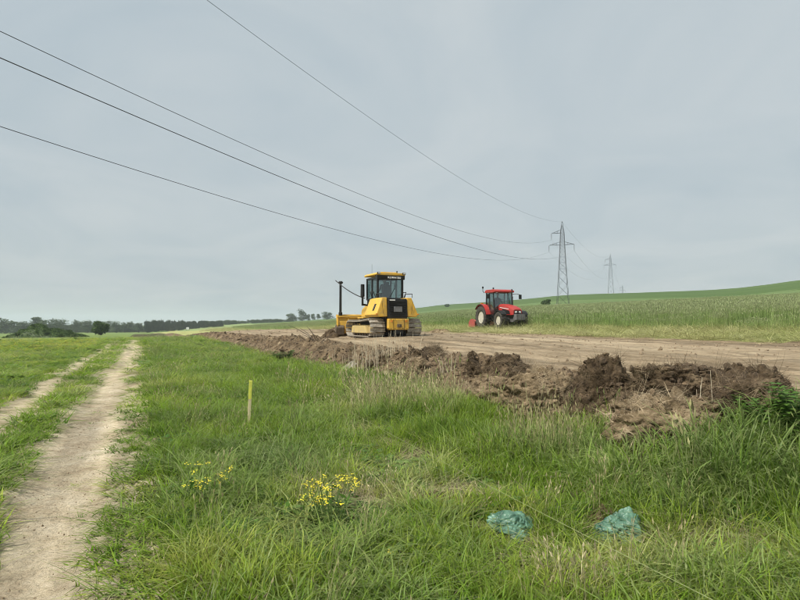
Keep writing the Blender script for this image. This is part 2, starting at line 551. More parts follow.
def blades(n, rad, h0, h1, w, bend, seg=4, rng=RNG, lean=0.15, droop=0.0, wtip=0.0):
    """verts/faces/along/shade of n grass blades rooted in a disc"""
    V = []; Fc = []; A = []; S = []
    for i in range(n):
        r = rad * math.sqrt(rng.random()); a = rng.random() * 6.283
        bx, by = r * math.cos(a), r * math.sin(a)
        az = a + rng.normal(0, 1.1) if rng.random() < .6 else rng.random() * 6.283
        dx, dy = math.cos(az), math.sin(az)
        h = rng.uniform(h0, h1); bd = bend * rng.uniform(0.3, 1.6); ln = lean * rng.uniform(-.3, 1.4)
        ww = w * rng.uniform(0.6, 1.3)
        nx, ny = -dy, dx
        b0 = len(V); sh = rng.random()
        for k in range(seg + 1):
            f = k / seg
            out = h * (ln * f + bd * f * f)
            z = h * (f - (0.35 * bd + droop) * f ** 3)
            wk = ww * ((1 - f) ** 0.7 * (1 - wtip) + wtip) * 0.5
            if k < seg or wtip > 0:
                V += [(bx + dx * out + nx * wk, by + dy * out + ny * wk, z), (bx + dx * out - nx * wk, by + dy * out - ny * wk, z)]
                A += [f, f]; S += [sh, sh]
            else:
                V.append((bx + dx * out, by + dy * out, z)); A.append(1); S.append(sh)
        for k in range(seg):
            q = b0 + 2 * k
            if k < seg - 1 or wtip > 0: Fc.append((q, q + 1, q + 3, q + 2))
            else: Fc.append((q, q + 1, q + 2))
    return V, Fc, A, S

def merge(*parts):
    V = []; Fc = []; A = []; S = []
    for v, f, a, s in parts:
        b = len(V); V += list(v); Fc += [tuple(i + b for i in q) for q in f]; A += list(a); S += list(s)
    return V, Fc, A, S

# ================================================================ THE LAND
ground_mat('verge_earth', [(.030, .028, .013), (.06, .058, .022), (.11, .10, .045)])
ground_mat('meadow_earth', [(.10, .16, .035), (.14, .20, .05), (.20, .24, .08)], scales=(0.05, 0.4, 6.0))
ground_mat('track_earth', [(.33, .255, .165), (.50, .41, .28), (.60, .51, .365), (.70, .61, .46)], scales=(1.1, 6.0, 34.0), bump=1.0, bscale=14, bdist=0.07, streak=True)
ground_mat('strip_earth', [(.15, .108, .064), (.275, .21, .132), (.36, .285, .187), (.45, .37, .25)], scales=(0.4, 2.6, 16.0), bump=1.0, bscale=9, bdist=0.10, stretch=(2.6, 1.0, 1.0), streak=True)
mat('crumb', (.30, .235, .155), .95, col2=(.20, .15, .095), nscale=3)
mat('bank_crumb', (.21, .15, .09), .95, col2=(.11, .077, .045), nscale=2.5)
mat('dark_crumb', (.10, .07, .042), .95, col2=(.05, .034, .02), nscale=2.5)
ground_mat('mown_earth', [(.20, .23, .07), (.33, .34, .13), (.44, .42, .21)], scales=(0.4, 2.5, 18.0), bump=0.8, bscale=12, bdist=0.08, stretch=(2.2, 1, 1))
ground_mat('crop_earth', [(.16, .22, .08), (.21, .27, .10), (.26, .32, .14)], scales=(0.03, 0.3, 3.0), bump=0.6, bscale=2.0, bdist=0.4, stretch=(6, 1, 1))
ground_mat('hill_earth', [(.045, .088, .018), (.062, .108, .024), (.080, .128, .033)], scales=(0.012, 0.08, 1.2), bump=0.4, bscale=0.8, bdist=0.4, stretch=(5, 1, 1))
ground_mat('hill_earth_pale', [(.085, .135, .04), (.105, .16, .05), (.13, .18, .065)], scales=(0.012, 0.08, 1.2), bump=0.4, bscale=0.8, bdist=0.4, stretch=(5, 1, 1))

def lines(fine0, fine1, step, lo, hi, g=1.055, cap=70.0):
    a = list(np.arange(fine0, fine1 + 1e-6, step))
    d = step; x = a[-1]
    while x < hi:
        d = min(d * g, cap); x += d; a.append(x)
    d = step; x = a[0]
    while x > lo:
        d = min(d * g, cap); x -= d; a.insert(0, x)
    return np.array(a)

SL = lines(0.5, 13.0, 0.075, -120, 3600)
TL = lines(-3.4, 12.0, 0.075, -1700, 2000)
Sg, Tg = np.meshgrid(SL, TL, indexing='ij')
Xg, Yg = xy(Sg, Tg)
Zg = gz(Xg, Yg)
ns, ntl = Sg.shape
Sc = (SL[:-1, None] + SL[1:, None]) / 2 + 0 * TL[None, :-1]
Tc = (TL[None, :-1] + TL[None, 1:]) / 2 + 0 * SL[:-1, None]

def rut_edges(s, t):
    wob = 0.10 * fbm2(s / 3.1, s * 0 + 0.5, 2, 31)
    nr = 1 - sstep(3.5, 8, s)
    nz = 0.20 * fbm2(s / 0.9, t / 0.35, 3, 41) + 0.05 * fbm2(s / 0.22, t / 0.12, 2, 43)
    R = np.abs(t + 0.72 - .10 * nr + wob) - 0.51 + .15 * nr + nz
    L = np.abs(t + 2.18 + wob) - 0.33 + nz
    return R, L

def soil_edge(s, t):
    return t - 6.3 + 0.5 * fbm2(s / 2.0, s * 0, 3, 51)

def region(s, t):
    R, L = rut_edges(s, t)
    near = 1 - sstep(60, 120, s)
    e1 = 0.45 * fbm2(s / 1.6, t / 1.0, 3, 61) * near
    reg = np.full(s.shape, 1)                     # verge
    reg[t < -2.5] = 0                             # meadow left
    reg[(t > -1.9) & (t < -1.1)] = 1
    reg[(soil_edge(s, t) > 0) & (s > -40) & (s < 70 + 5 * t)] = 3
    reg[(t > 6.3) & (s >= 70 + 5 * t) & (s < 420)] = 4
    reg[t > 19.5 + e1] = 4
    reg[t > 24.6 + 0.3 * e1] = 5
    reg[t > 92 + 6 * fbm2(s / 60, s * 0, 2, 66)] = 6
    reg[t > 178 + 0.05 * s] = 7
    reg[((R < .45 + .25 * fbm2(s / 1.2, t / .8, 2, 45)) | (L < .22)) & (s < 130)] = 2
    far = (s > 420) & (t < 19.5) & (t > -2.5)
    reg[far] = 0
    return reg

REG = region(Sc, Tc)
names = [
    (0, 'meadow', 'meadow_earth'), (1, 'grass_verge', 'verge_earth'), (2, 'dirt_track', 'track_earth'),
    (3, 'stripped_soil', 'strip_earth'), (4, 'mown_strip', 'mown_earth'), (5, 'crop_field', 'crop_earth'),
    (6, 'lower_hillside', 'hill_earth_pale'), (7, 'upper_hillside', 'hill_earth')]
LAB = {'meadow': 'flat green meadow left of the dirt track', 'grass_verge': 'grassy ground between the dirt track and the soil bank',
       'dirt_track': 'pale dry two-rut dirt track running off at the left', 'stripped_soil': 'bare brown strip scraped by the bulldozer',
       'mown_strip': 'mown yellow-green strip along the tall crop', 'crop_field': 'field of tall grey-green rye behind the tractor',
       'lower_hillside': 'lighter green slope above the rye', 'upper_hillside': 'smooth dark green hill on the skyline at right'}
Pg = np.stack([Xg, Yg, Zg], -1).reshape(-1, 3)
ii, jj = np.meshgrid(np.arange(ns - 1), np.arange(ntl - 1), indexing='ij')
Q = np.stack([ii * ntl + jj, ii * ntl + jj + 1, (ii + 1) * ntl + jj + 1, (ii + 1) * ntl + jj], -1)
Q = Q[..., ::-1]
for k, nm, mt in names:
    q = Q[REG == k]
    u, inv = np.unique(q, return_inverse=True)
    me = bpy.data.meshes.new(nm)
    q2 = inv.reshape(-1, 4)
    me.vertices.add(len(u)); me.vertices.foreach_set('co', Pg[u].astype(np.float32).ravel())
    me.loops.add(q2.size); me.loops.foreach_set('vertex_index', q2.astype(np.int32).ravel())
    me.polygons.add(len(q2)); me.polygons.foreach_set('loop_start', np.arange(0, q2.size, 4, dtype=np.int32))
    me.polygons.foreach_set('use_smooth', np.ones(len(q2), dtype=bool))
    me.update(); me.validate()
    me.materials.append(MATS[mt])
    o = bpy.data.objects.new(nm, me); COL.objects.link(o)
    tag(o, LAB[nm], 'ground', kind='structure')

# ---------------------------------------------------------------- soil bank
ground_mat('bank_earth', [(.042, .028, .016), (.10, .07, .042), (.205, .15, .09), (.36, .28, .178)], scales=(1.3, 5.0, 22.0), bump=1.0, bscale=14, bdist=0.08)
ground_mat('dark_sod', [(.034, .023, .014), (.070, .049, .029), (.135, .097, .059), (.26, .195, .122)], scales=(1.6, 7.0, 30.0), bump=1.0, bscale=16, bdist=0.06)
ground_mat('straw_sod', [(.08, .056, .031), (.17, .125, .072), (.29, .22, .135), (.43, .345, .22)], scales=(1.6, 6.0, 26.0), bump=1.0, bscale=20, bdist=0.05)

def bank_h(s, t):
    """height of the pushed-up soil above the ground"""
    sh = 0.35 * fbm2(s / 1.9, s * 0 + 2.2, 3, 71)
    c = t - 6.7 - sh * 0.7
    w = 0.95 + 0.25 * fbm2(s / 1.3, s * 0 + 9.1, 2, 72)
    prof = np.where(c < 0, np.exp(-np.abs(c / w) ** 2.6), np.exp(-np.abs(c / (w * 0.75)) ** 2.0))
    hgt = 0.23 - .09 * (1 - sstep(9, 15, s)) + 0.24 * fbm2(s / 1.1, s * 0 + 5.5, 3, 73)
    lump = (0.22 + .10 * sstep(14, 22, s)) * np.abs(fbm2(s / 0.55, t / 0.55, 4, 74, 0.55)) + 0.12 * fbm2(s / 0.16, t / 0.16, 3, 75)
    ends = sstep(4.4, 5.6, s) * (1 - 0.45 * sstep(28, 70, s)) * (1 - sstep(150, 190, s))
    return prof * (hgt + lump * 1.15) * ends + prof * 0.02

BS = np.concatenate([np.arange(4.2, 16, 0.04), np.arange(16, 34, 0.07), np.arange(34, 70, 0.16), np.arange(70, 190, 0.5)])
BT = np.arange(4.9, 9.3, 0.04)
Sb, Tb = np.meshgrid(BS, BT, indexing='ij')
Hb = bank_h(Sb, Tb)
edge = np.minimum(sstep(4.9, 5.25, Tb), 1 - sstep(8.9, 9.28, Tb))
Xb, Yb = xy(Sb + 0.05 * fbm2(Sb / .3, Tb / .3, 3, 81), Tb + 0.07 * fbm2(Sb / .3, Tb / .3, 3, 82))
Zb = gz(Xb, Yb) + Hb - 0.06 + 0.03 * edge
BANK_XY = (Xb, Yb, Zb)
nb0, nb1 = Sb.shape
ii, jj = np.meshgrid(np.arange(nb0 - 1), np.arange(nb1 - 1), indexing='ij')
Qb = np.stack([ii * nb1 + jj, (ii + 1) * nb1 + jj, (ii + 1) * nb1 + jj + 1, ii * nb1 + jj + 1], -1)
keep = (Hb[:-1, :-1] > 0.012) | (Hb[1:, 1:] > 0.012)
o = mesh_obj('soil_bank', np.stack([Xb, Yb, Zb], -1).reshape(-1, 3), Qb[keep], 'bank_earth', smooth=True)
tag(o, 'long lumpy bank of pushed-up brown soil along the stripped ground', 'soil bank', kind='structure')

def lump(name, px, top, t, w, h, dep, label, material='dark_sod', seed=1, rz=None, zoff=0.0, rough=0.34, flat=0.0):
    """a big torn clod of sod: displaced ball, w wide, h high, resting on the ground"""
    x, y = at_t(px, t)
    bm = bmesh.new()
    bmesh.ops.create_icosphere(bm, subdivisions=6 if w * F / y > 60 else 5, radius=1.0)
    P = np.array([v.co[:] for v in bm.verts])
    n = P / np.linalg.norm(P, axis=1, keepdims=True)
    d = 1 + rough * fbm3(n * 1.5 + seed * 3.3, 6, seed, 0.6) + 0.24 * np.abs(fbm3(n * 5 + seed, 4, seed + 9, .6)) - 0.10 * np.clip(.25 - np.abs(fbm3(n * 3.2 + seed, 2, seed + 19)), 0, 1) * 4 
    rgl = np.random.default_rng(seed + 100)
    N_ = rgl.normal(size=(30, 3)); N_ /= np.linalg.norm(N_, axis=1, keepdims=True); c_ = rgl.uniform(.72, 1.0, 30)
    dt = n @ N_.T
    d = d * np.min(np.where(dt > .2, c_ / np.maximum(dt, .2), 9), axis=1).clip(.6, 1.3)      # broken, angular faces
    P = n * d[:, None]
    if flat:
        P[:, 2] = np.where(P[:, 2] > flat, flat + (P[:, 2] - flat) * 0.18, P[:, 2])
    P[:, :2] *= (1 - .20 * np.clip(-P[:, 2] - .05, 0, 1))[:, None]      # undercut, the sod overhangs its foot
    P = P * np.array([w / 2, dep / 2, h / 1.55])
    # fibrous vertical streaks
    P[:, :2] *= (1 + 0.05 * fbm3(n * np.array([14, 14, 2.5]) + seed, 2, seed + 4))[:, None]
    for v, p in zip(bm.verts, P): v.co = p
    me = bpy.data.meshes.new(name); bm.to_mesh(me); bm.free()
    me.polygons.foreach_set('use_smooth', [True] * len(me.polygons))
    me.materials.append(MATS[material])
    o = bpy.data.objects.new(name, me); COL.objects.link(o)
    o.location = (x, y, at_depth(px, top, y - dep * .1).z - float(np.percentile(P[:, 2], 97.5)))
    o.rotation_euler = (0, 0, -0.4 if rz is None else rz)
    tag(o, label, 'clod', 'large clods along the soil bank')
    return o

LUMPS = [
    lump('soil_clod', 684, 367, 6.55, 1.25, .62, .9, 'cracked flat-topped dark sod, widest clod near the right end', seed=3, zoff=.28, flat=.45),
    lump('soil_clod', 748, 370, 6.5, 1.0, .62, .9, 'dark root-matted clod at the right end of the soil bank', seed=5, zoff=.16),
    lump('soil_clod', 606, 364, 6.2, 1.05, .95, .95, 'tall dark clod with hanging roots, left of the cracked sod', seed=7, zoff=.16),
    lump('soil_clod', 664, 399, 5.55, 1.30, .62, .85, 'pale straw-covered sod slumped lowest in front of the bank', 'straw_sod', seed=9, zoff=.04),
    lump('soil_clod', 505, 356, 6.7, 1.0, .70, .95, 'dark pointed clod on the bank right of the dry stalks', seed=11, zoff=.30),
    lump('soil_clod', 545, 373, 5.9, 1.4, .75, .95, 'broad straw-brown sod between the pointed and the tall clod', 'straw_sod', seed=13, zoff=.05),
    lump('soil_clod', 484, 378, 5.95, 1.05, .62, .8, 'grassy pale sod sliding down below the pointed clod', 'straw_sod', seed=15, zoff=.02),
    lump('soil_clod', 452, 366, 6.45, .95, .62, .9, 'rounded dark clod just left of the pointed clod', seed=17, zoff=.18),
    lump('soil_clod', 433, 348, 7.3, .6, .42, .55, 'small black clod standing alone on the bank crest below the bulldozer track', seed=19, zoff=.20),
    lump('soil_clod', 372, 353, 6.8, 1.2, .55, .9, 'low brown clod behind the dry stalks', seed=21, zoff=.14),
    lump('soil_clod', 297, 340, 6.9, 1.35, .75, 1.1, 'black clod beside the bare twigs, left of the bulldozer blade', seed=23, zoff=.20),
    lump('soil_clod', 330, 347, 6.7, 1.3, .55, 1.0, 'brown clod in the bank right of the bare twigs', seed=25, zoff=.12),
    lump('soil_clod', 262, 342, 7.0, 1.5, .5, 1.0, 'distant brown clod at the left end of the visible bank', seed=27, zoff=.10),
]

# ---------------------------------------------------------------- grass kinds
blade_mat('grass_green', [(0.0, (.062, .150, .009)), (.35, (.145, .275, .014)), (.65, (.24, .345, .026)), (1.0, (.40, .41, .11))], tip=(.40, .43, .12), tipmix=.45, transl=.5)
blade_mat('grass_blue', [(0.0, (.07, .155, .016)), (.5, (.165, .27, .036)), (1.0, (.34, .38, .12))], tip=(.44, .47, .21), tipmix=.6, rough=.42, transl=.45)
blade_mat('straw', [(0.0, (.24, .25, .10)), (.5, (.38, .34, .18)), (1.0, (.52, .46, .29))], transl=.25, rough=.6)
blade_mat('weed_leaf', [(0.0, (.045, .115, .02)), (.5, (.09, .175, .03)), (1.0, (.15, .23, .06))], rough=.45)
blade_mat('rye_green', [(0.0, (.165, .265, .07)), (.5, (.24, .34, .105)), (1.0, (.335, .405, .16))], tip=(.40, .41, .25), tipmix=.6)
blade_mat('cut_straw', [(0.0, (.24, .29, .08)), (.5, (.42, .42, .18)), (1.0, (.60, .55, .32))], transl=.25)
blade_mat('root_fibre', [(0.0, (.09, .062, .036)), (.5, (.22, .165, .10)), (1.0, (.42, .34, .22))], transl=.1)
blade_mat('petal', [(0.0, (.72, .60, .03)), (1.0, (.85, .72, .06))], transl=.3)

def mk(tagname, cnt, mats, **kw):
    out = []
    for i in range(cnt):
        v, f, a, s = blades(**kw)
        out.append(proto('%s_%d' % (tagname, i), v, f, mats, a, s))
    return out
# tuft heights are 1 m in the prototype and scaled per tuft, widths are set for about 0.25 scale
P_lush = mk('k0_lush', 4, 'grass_green', n=26, rad=.45, h0=.40, h1=1.08, w=.036, bend=.5, lean=.3)
P_arch = mk('k1_arch', 4, 'grass_blue', n=19, rad=.38, h0=.55, h1=1.2, w=.042, bend=.85, lean=.3, seg=5, droop=.12)
def stalks(n, rad, h0, h1, w, head=0.16):
    v, f, a, s = blades(n, rad, h0, h1, w, .18, seg=3, lean=.2, wtip=.5)
    V2 = []; F2 = []; A2 = []; S2 = []
    for i in range(n):
        base = i * 8
        p = np.array(v[base + 6]); q = np.array(v[base + 4]); d = (p - q); d /= np.linalg.norm(d) + 1e-6
        L = head * RNG.uniform(.6, 1.2); wd = w * 1.5
        for ang in (0, 1.57):
            nx = np.array([math.cos(ang), math.sin(ang), 0]) * wd
            b = len(V2)
            V2 += [tuple(p), tuple(p + d * L * .4 + nx), tuple(p + d * L), tuple(p + d * L * .4 - nx)]
            F2.append((b, b + 1, b + 2, b + 3)); A2 += [1] * 4; S2 += [RNG.random()] * 4
    return merge((v, f, a, s), (V2, F2, A2, S2))
def mks(tagname, cnt, m, **kw):
    return [proto('%s_%d' % (tagname, i), *(lambda r: (r[0], r[1], m, r[2], r[3]))(stalks(**kw))) for i in range(cnt)]
P_dry = mks('k2_dry', 3, 'straw', n=13, rad=.32, h0=.6, h1=1.2, w=.013)
P_seed = mks('k3_seed', 3, 'grass_blue', n=8, rad=.3, h0=.8, h1=1.3, w=.011, head=.2)
P_lie = mk('k4_lie', 3, 'straw', n=18, rad=.5, h0=.6, h1=1.1, w=.012, bend=1.0, lean=1.5, droop=.45)
def leafy(n, rad, size, elev=0.5):
    """broad leaves on short stalks"""
    V = []; Fc = []; A = []; S = []
    for i in range(n):
        a = RNG.random() * 6.283; r = rad * math.sqrt(RNG.random())
        z0 = RNG.uniform(.1, 1.0) * elev
        c = np.array([r * math.cos(a), r * math.sin(a), z0])
        az = a + RNG.normal(0, .6); tl = RNG.uniform(-.5, .7)
        d = np.array([math.cos(az) * math.cos(tl), math.sin(az) * math.cos(tl), math.sin(tl)])
        sd = np.array([-math.sin(az), math.cos(az), RNG.uniform(-.3, .3)])
        L = size * RNG.uniform(.6, 1.3); W = L * .32
        up = np.array([0, 0, 1.0])
        b = len(V); sh = RNG.random()
        V += [tuple(c), tuple(c + d * L * .4 + sd * W - up * L * .05), tuple(c + d * L * .45 + up * L * .05), tuple(c + d * L * .4 - sd * W - up * L * .05), tuple(c + d * L - up * L * .18)]
        Fc += [(b, b + 1, b + 2), (b, b + 2, b + 3), (b + 1, b + 4, b + 2), (b + 2, b + 4, b + 3)]
        A += [.2] * 5; S += [sh] * 5
    return V, Fc, A, S
P_weed = [proto('k5_weed_%d' % i, *(lambda r: (r[0], r[1], 'weed_leaf', r[2], r[3]))(leafy(26, .4, .34, .55))) for i in range(3)]
GRASS = P_lush + P_arch + P_dry + P_seed + P_lie + P_weed
KIND0 = {'lush': (0, 4), 'arch': (4, 4), 'dry': (8, 3), 'seed': (11, 3), 'lie': (14, 3), 'weed': (17, 3)}

def wedge(r0, r1, dens, half=47.0):
    h = math.radians(half)
    n = int(dens * h * (r1 * r1 - r0 * r0))
    r = np.sqrt(RNG.uniform(r0 * r0, r1 * r1, n)); a = RNG.uniform(-h, h, n)
    return r * np.sin(a), r * np.cos(a)

# photo spots whose growth differs: px, py, radius m, kind weights, height factor, tint shift
SPOTS = [
    (265, 405, 1.6, dict(lush=4), 1.0, -.12), (490, 432, .9, dict(lush=4), 1.1, -.18), (300, 372, 2.5, dict(lush=3), 1.0, -.05),
    (265, 468, .75, dict(arch=5), 1.0, -.25), (400, 405, 1.5, dict(dry=1, arch=3), 1.1, .3), (560, 455, .7, dict(dry=.8, arch=3), 1.15, .15),
    (225, 575, .6, dict(lush=5), 1.05, .18), (300, 540, .45, dict(arch=3, weed=2), .8, .2), (740, 455, 1.3, dict(arch=5, lush=2), 1.45, -.15),
    (700, 490, .8, dict(arch=5, lush=1), 1.3, -.1), (650, 560, .5, dict(arch=5), 1.35, .0), (740, 555, .45, dict(lie=4, lush=1), .6, .3),
    (560, 575, .5, dict(lie=2, dry=.4, lush=3), .8, .25), (385, 575, .4, dict(arch=4, dry=.3), 1.0, .15), (440, 575, .4, dict(lush=4), .9, .05),
    (430, 495, .35, dict(lie=3), .35, .1), (470, 490, .3, dict(lie=4), .4, .3), (345, 510, .3, dict(weed=4), .9, -.2),
    (515, 540, .35, dict(lush=4, lie=1), .55, .05), (620, 552, .38, dict(lush=4, lie=1), .50, .05), (360, 500, .4, dict(lie=3, dry=.3), .6, .3),
    (215, 500, .6, dict(weed=2, arch=2), .9, .0), (312, 528, .35, dict(weed=4, lush=1), .9, .1), (392, 470, .5, dict(weed=3, arch=1), .8, .2), (255, 525, .35, dict(weed=3, arch=1), .8, .1), (345, 419, .35, dict(lie=5), .6, .4), (365, 432, .3, dict(lie=5), .6, .4), (385, 446, .28, dict(lie=5), .6, .4), (408, 458, .25, dict(lie=5), .6, .35), (450, 440, .45, dict(lush=4), 1.1, -.3), (560, 420, .5, dict(lush=3, arch=2), 1.2, -.25), (170, 455, .6, dict(lush=4), .9, -.1), (170, 400, 1.2, dict(lush=2, dry=.3), .8, .15), (640, 470, .6, dict(arch=3, lie=1), .9, .15),
]
SP = []
for px_, py_, rr, wts, hf, ts in SPOTS:
    gx_, gy_ = px2ground(px_, py_)
    SP.append((gx_, gy_, rr, wts, hf, ts))

BAGS = [px2ground(511, 527), px2ground(620, 534)]
def plant_grass():
    X = []; Y = []; D0 = []; SZ = []
    for r0, r1, de, sz in ((1.6, 6.0, 175, 1.1), (6.0, 11, 100, 1.25), (11, 20, 42, 1.7), (20, 38, 17, 2.4), (38, 70, 6.5, 3.3), (70, 140, 2.2, 5.0)):
        x, y = wedge(r0, r1, de, 58.0 if r1 < 12 else 47.0)
        X.append(x); Y.append(y); SZ.append(np.full(len(x), sz))
    x = np.concatenate(X); y = np.concatenate(Y); sz = np.concatenate(SZ)
    s, t = st(x, y)
    rg = region(s, t)
    R, L = rut_edges(s, t)
    edge = np.minimum(np.abs(R), np.abs(L))
    rut = np.minimum(R, L)
    inrut = (rut < 0) & (RNG.random(len(x)) < 0.045 * sstep(-.4, -.05, rut) + 0.30 * (fbm2(s / .5, t / .28, 2, 91) > .42))
    ok = ((rg == 0) | (rg == 1) | ((rut >= 0) & (RNG.random(len(x)) < sstep(-.10, .12, rut + .14 * fbm2(s / .5, t / .3, 2, 92)))) | inrut) & (t < 6.6)
    Hb_ = bank_h(s, t)
    ok &= (Hb_ < 0.13) | (RNG.random(len(x)) < 0.05 + .25 * (fbm2(x / 1.3, y / 1.3, 2, 96) > .35))
    for L_ in LUMPS:
        ok &= np.hypot(x - L_.location.x, y - L_.location.y) > L_.dimensions.x * .40
        ok &= ~((np.hypot(x - L_.location.x * .93, y - L_.location.y * .93) < L_.dimensions.x * .38) & (RNG.random(len(x)) < .75) & (L_.location.y < 11.5))
    bare = fbm2(x / 0.8, y / 0.8, 3, 95)
    ok &= ~((bare < -.55) & (RNG.random(len(x)) < .8) & (t > .3))
    for bx, by in BAGS:
        d = np.hypot(x - bx, y - by)
        ok &= ~((d < .13) | (np.hypot(x - bx + .02, y - by + .16) < .12))
    # trodden strip right of the ruts
    trod = (t > -.5) & (t < .22 + .12 * fbm2(s / .7, s * 0, 2, 97))
    ok &= ~(trod & (fbm2(s / .45, t / .16, 3, 98) + RNG.normal(0, .2, len(x)) > .30))
    x, y, sz, s, t, rg, rut, trod = (q[ok] for q in (x, y, sz, s, t, rg, rut, trod))
    n = len(x)
    mid = (t > -1.95) & (t < -1.1)
    # height of the sward
    h = np.where(rg == 0, 0.11 + .05 * fbm2(x / 2.5, y / 2.5, 2, 101), .19 + .08 * fbm2(x / 1.4, y / 1.4, 3, 103))
    h = np.where(mid, .12 + .04 * fbm2(x / .6, y / .6, 2, 104), h)
    h = np.where(rut < 0, .045, h)
    h = np.where(trod, .07, h)
    h *= np.clip(.55 + rut * 1.6, .55, 1)
    h *= 1 + .55 * sstep(2.6, 4.2, t) * (1 - sstep(14, 30, s))
    h *= 1 - .55 * sstep(5.0, 5.7, t) * sstep(6.0, 7.2, s)
    tint = .36 + .55 * fbm2(x / 1.9, y / 1.9, 3, 105) + .25 * fbm2(x / .45, y / .45, 2, 106) + .15 * RNG.normal(0, 1, n)
    tint = np.where(rg == 0, tint + .08, tint)
    base = {'lush': 3.2, 'arch': 1.3, 'dry': .12, 'seed': .20, 'lie': .50, 'weed': .42}
    ks = list(base)
    Wt = np.stack([np.full(n, base[k]) for k in ks], 1)
    pv = fbm2(x / 1.2, y / 1.2, 3, 107)
    Wt[:, 1] *= np.clip(1 + 2.5 * pv, .1, 4); Wt[:, 2] *= np.clip(1 + 3.5 * fbm2(x / 1.7, y / 1.7, 3, 109), .05, 5)
    Wt[:, 5] *= np.clip(1 + 5 * fbm2(x / .9, y / .9, 3, 111), 0, 6)
    for gx_, gy_, rr, wts, hf, ts in SP:
        g = np.exp(-(((x - gx_) ** 2 + (y - gy_) ** 2) / (rr * rr)) ** 1.5)
        for i, k in enumerate(ks):
            Wt[:, i] = Wt[:, i] * (1 - .8 * g) + g * wts.get(k, 0) * 1.6
        h = h * (1 + g * (hf - 1)); tint = tint + g * ts
    short = (h < .11)
    Wt[short, 1] *= .3; Wt[short, 2] *= .2; Wt[short, 3] = 0; Wt[rut < .02, 4] = 0; Wt[(rut < .02) | trod | mid, 5] = 0
    cw = np.cumsum(Wt, 1); r = RNG.random(n) * cw[:, -1]
    kk = (r[:, None] > cw).sum(1).clip(0, 5)
    st0 = np.array([KIND0[k][0] for k in ks]); cn = np.array([KIND0[k][1] for k in ks])
    idx = st0[kk] + (RNG.random(n) * cn[kk]).astype(int)
    hk = np.array([1.0, 1.15, 1.3, 1.45, .7, .62])[kk]
    hs = h * hk * RNG.uniform(.6, 1.25, n)
    ws = np.clip(.20 + .35 * h, .12, .40) * sz * RNG.uniform(.8, 1.25, n)
    ws = np.where(rut < 0, ws * .6, np.where(mid | trod, ws * 1.35, ws))
    rot = np.stack([RNG.normal(0, .13, n), RNG.normal(0, .13, n), RNG.uniform(0, 6.283, n)], 1)
    scl = np.stack([ws, ws, hs * np.clip(sz, 1, 1.25)], 1)
    pts = np.stack([x, y, gz(x, y) - .015], 1)
    return pts, idx, rot, scl, np.clip(tint, 0, 1), s, t

pts, idx, rot, scl, tint, gs, gt = plant_grass()
m1 = gt < -2.35; m2 = (gt >= -2.35) & (gt < -.3); m3 = gt >= -.3
print('grass tufts', len(pts))
for m_, nm, lb in ((m1, 'meadow_grass', 'grass of the meadow left of the dirt track'), (m2, 'track_grass', 'short grass between and inside the two ruts'), (m3, 'verge_grass', 'tall mixed green grass between dirt track and soil bank')):
    scatter(nm, pts[m_], [p.copy() for p in GRASS], idx[m_], rot[m_], scl[m_], tint[m_], label=lb, cat='grass')

# ---------------------------------------------------------------- rye
def rye_clump(n, rad, w):
    st_ = blades(n, rad, .86, 1.06, w, .07, seg=3, lean=.07, wtip=.6)
    V2 = []; F2 = []; A2 = []; S2 = []
    v = st_[0]
    for i in range(n):
        p = (np.array(v[i * 8 + 6]) + np.array(v[i * 8 + 7])) / 2
        a = RNG.random() * 6.283; d = np.array([.45 * math.cos(a), .45 * math.sin(a), .85])
        L = RNG.uniform(.08, .13); sh = RNG.random()
        for ang in (a + 1.57, a):
            nx = np.array([math.cos(ang), math.sin(ang), 0]) * w * 1.25
            b = len(V2)
            V2 += [tuple(p), tuple(p + d * L * .4 + nx), tuple(p + d * L), tuple(p + d * L * .4 - nx)]
            F2.append((b, b + 1, b + 2, b + 3)); A2 += [1] * 4; S2 += [sh] * 4
    lv = blades(n // 2, rad, .5, .85, w * 1.5, .5, seg=3, lean=.1, droop=.15)
    lv = (lv[0], lv[1], [q * .3 for q in lv[2]], lv[3])
    st2 = (st_[0], st_[1], [q * .5 for q in st_[2]], st_[3])
    return merge(st2, (V2, F2, A2, S2), lv)
P_rye = [proto('rye_%d' % i, *(lambda r: (r[0], r[1], 'rye_green', r[2], r[3]))(rye_clump(34, .5, .0115))) for i in range(5)]
def plant_rye():
    X = []; Y = []; Z = []
    for r0, r1, de, sz in ((18, 36, 8, .75), (36, 60, 3.6, 1.1), (60, 110, 1.4, 1.7), (110, 190, .5, 2.7)):
        x, y = wedge(r0, r1, de, 50)
        X.append(x); Y.append(y); Z.append(np.full(len(x), sz))
    x = np.concatenate(X); y = np.concatenate(Y); sz = np.concatenate(Z)
    s, t = st(x, y)
    rg = region(s, t)
    ok = (rg == 5) & (s < 230)
    x, y, sz, s, t = x[ok], y[ok], sz[ok], s[ok], t[ok]
    n = len(x)
    h = .98 + .20 * fbm2(x / 5, y / 5, 3, 121) + RNG.normal(0, .05, n)
    h *= .50 + .50 * sstep(24.2, 26.6, t + .8 * fbm2(s / 1.5, t / 1.5, 2, 124))
    tint = .5 + .42 * fbm2(x / 5, y / 5, 3, 123) + RNG.normal(0, .15, n)
    rot = np.stack([RNG.normal(0, .05, n), RNG.normal(0, .05, n), RNG.uniform(0, 6.283, n)], 1)
    ws = sz * RNG.uniform(.85, 1.2, n)
    return np.stack([x, y, gz(x, y) - .02], 1), (RNG.random(n) * 5).astype(int), rot, np.stack([ws, ws, h], 1), np.clip(tint, 0, 1)
pts, idx, rot, scl, tint = plant_rye()
print('rye', len(pts))
scatter('rye_crop', pts, P_rye, idx, rot, scl, tint, label='tall grey-green rye standing behind the red tractor', cat='crop')

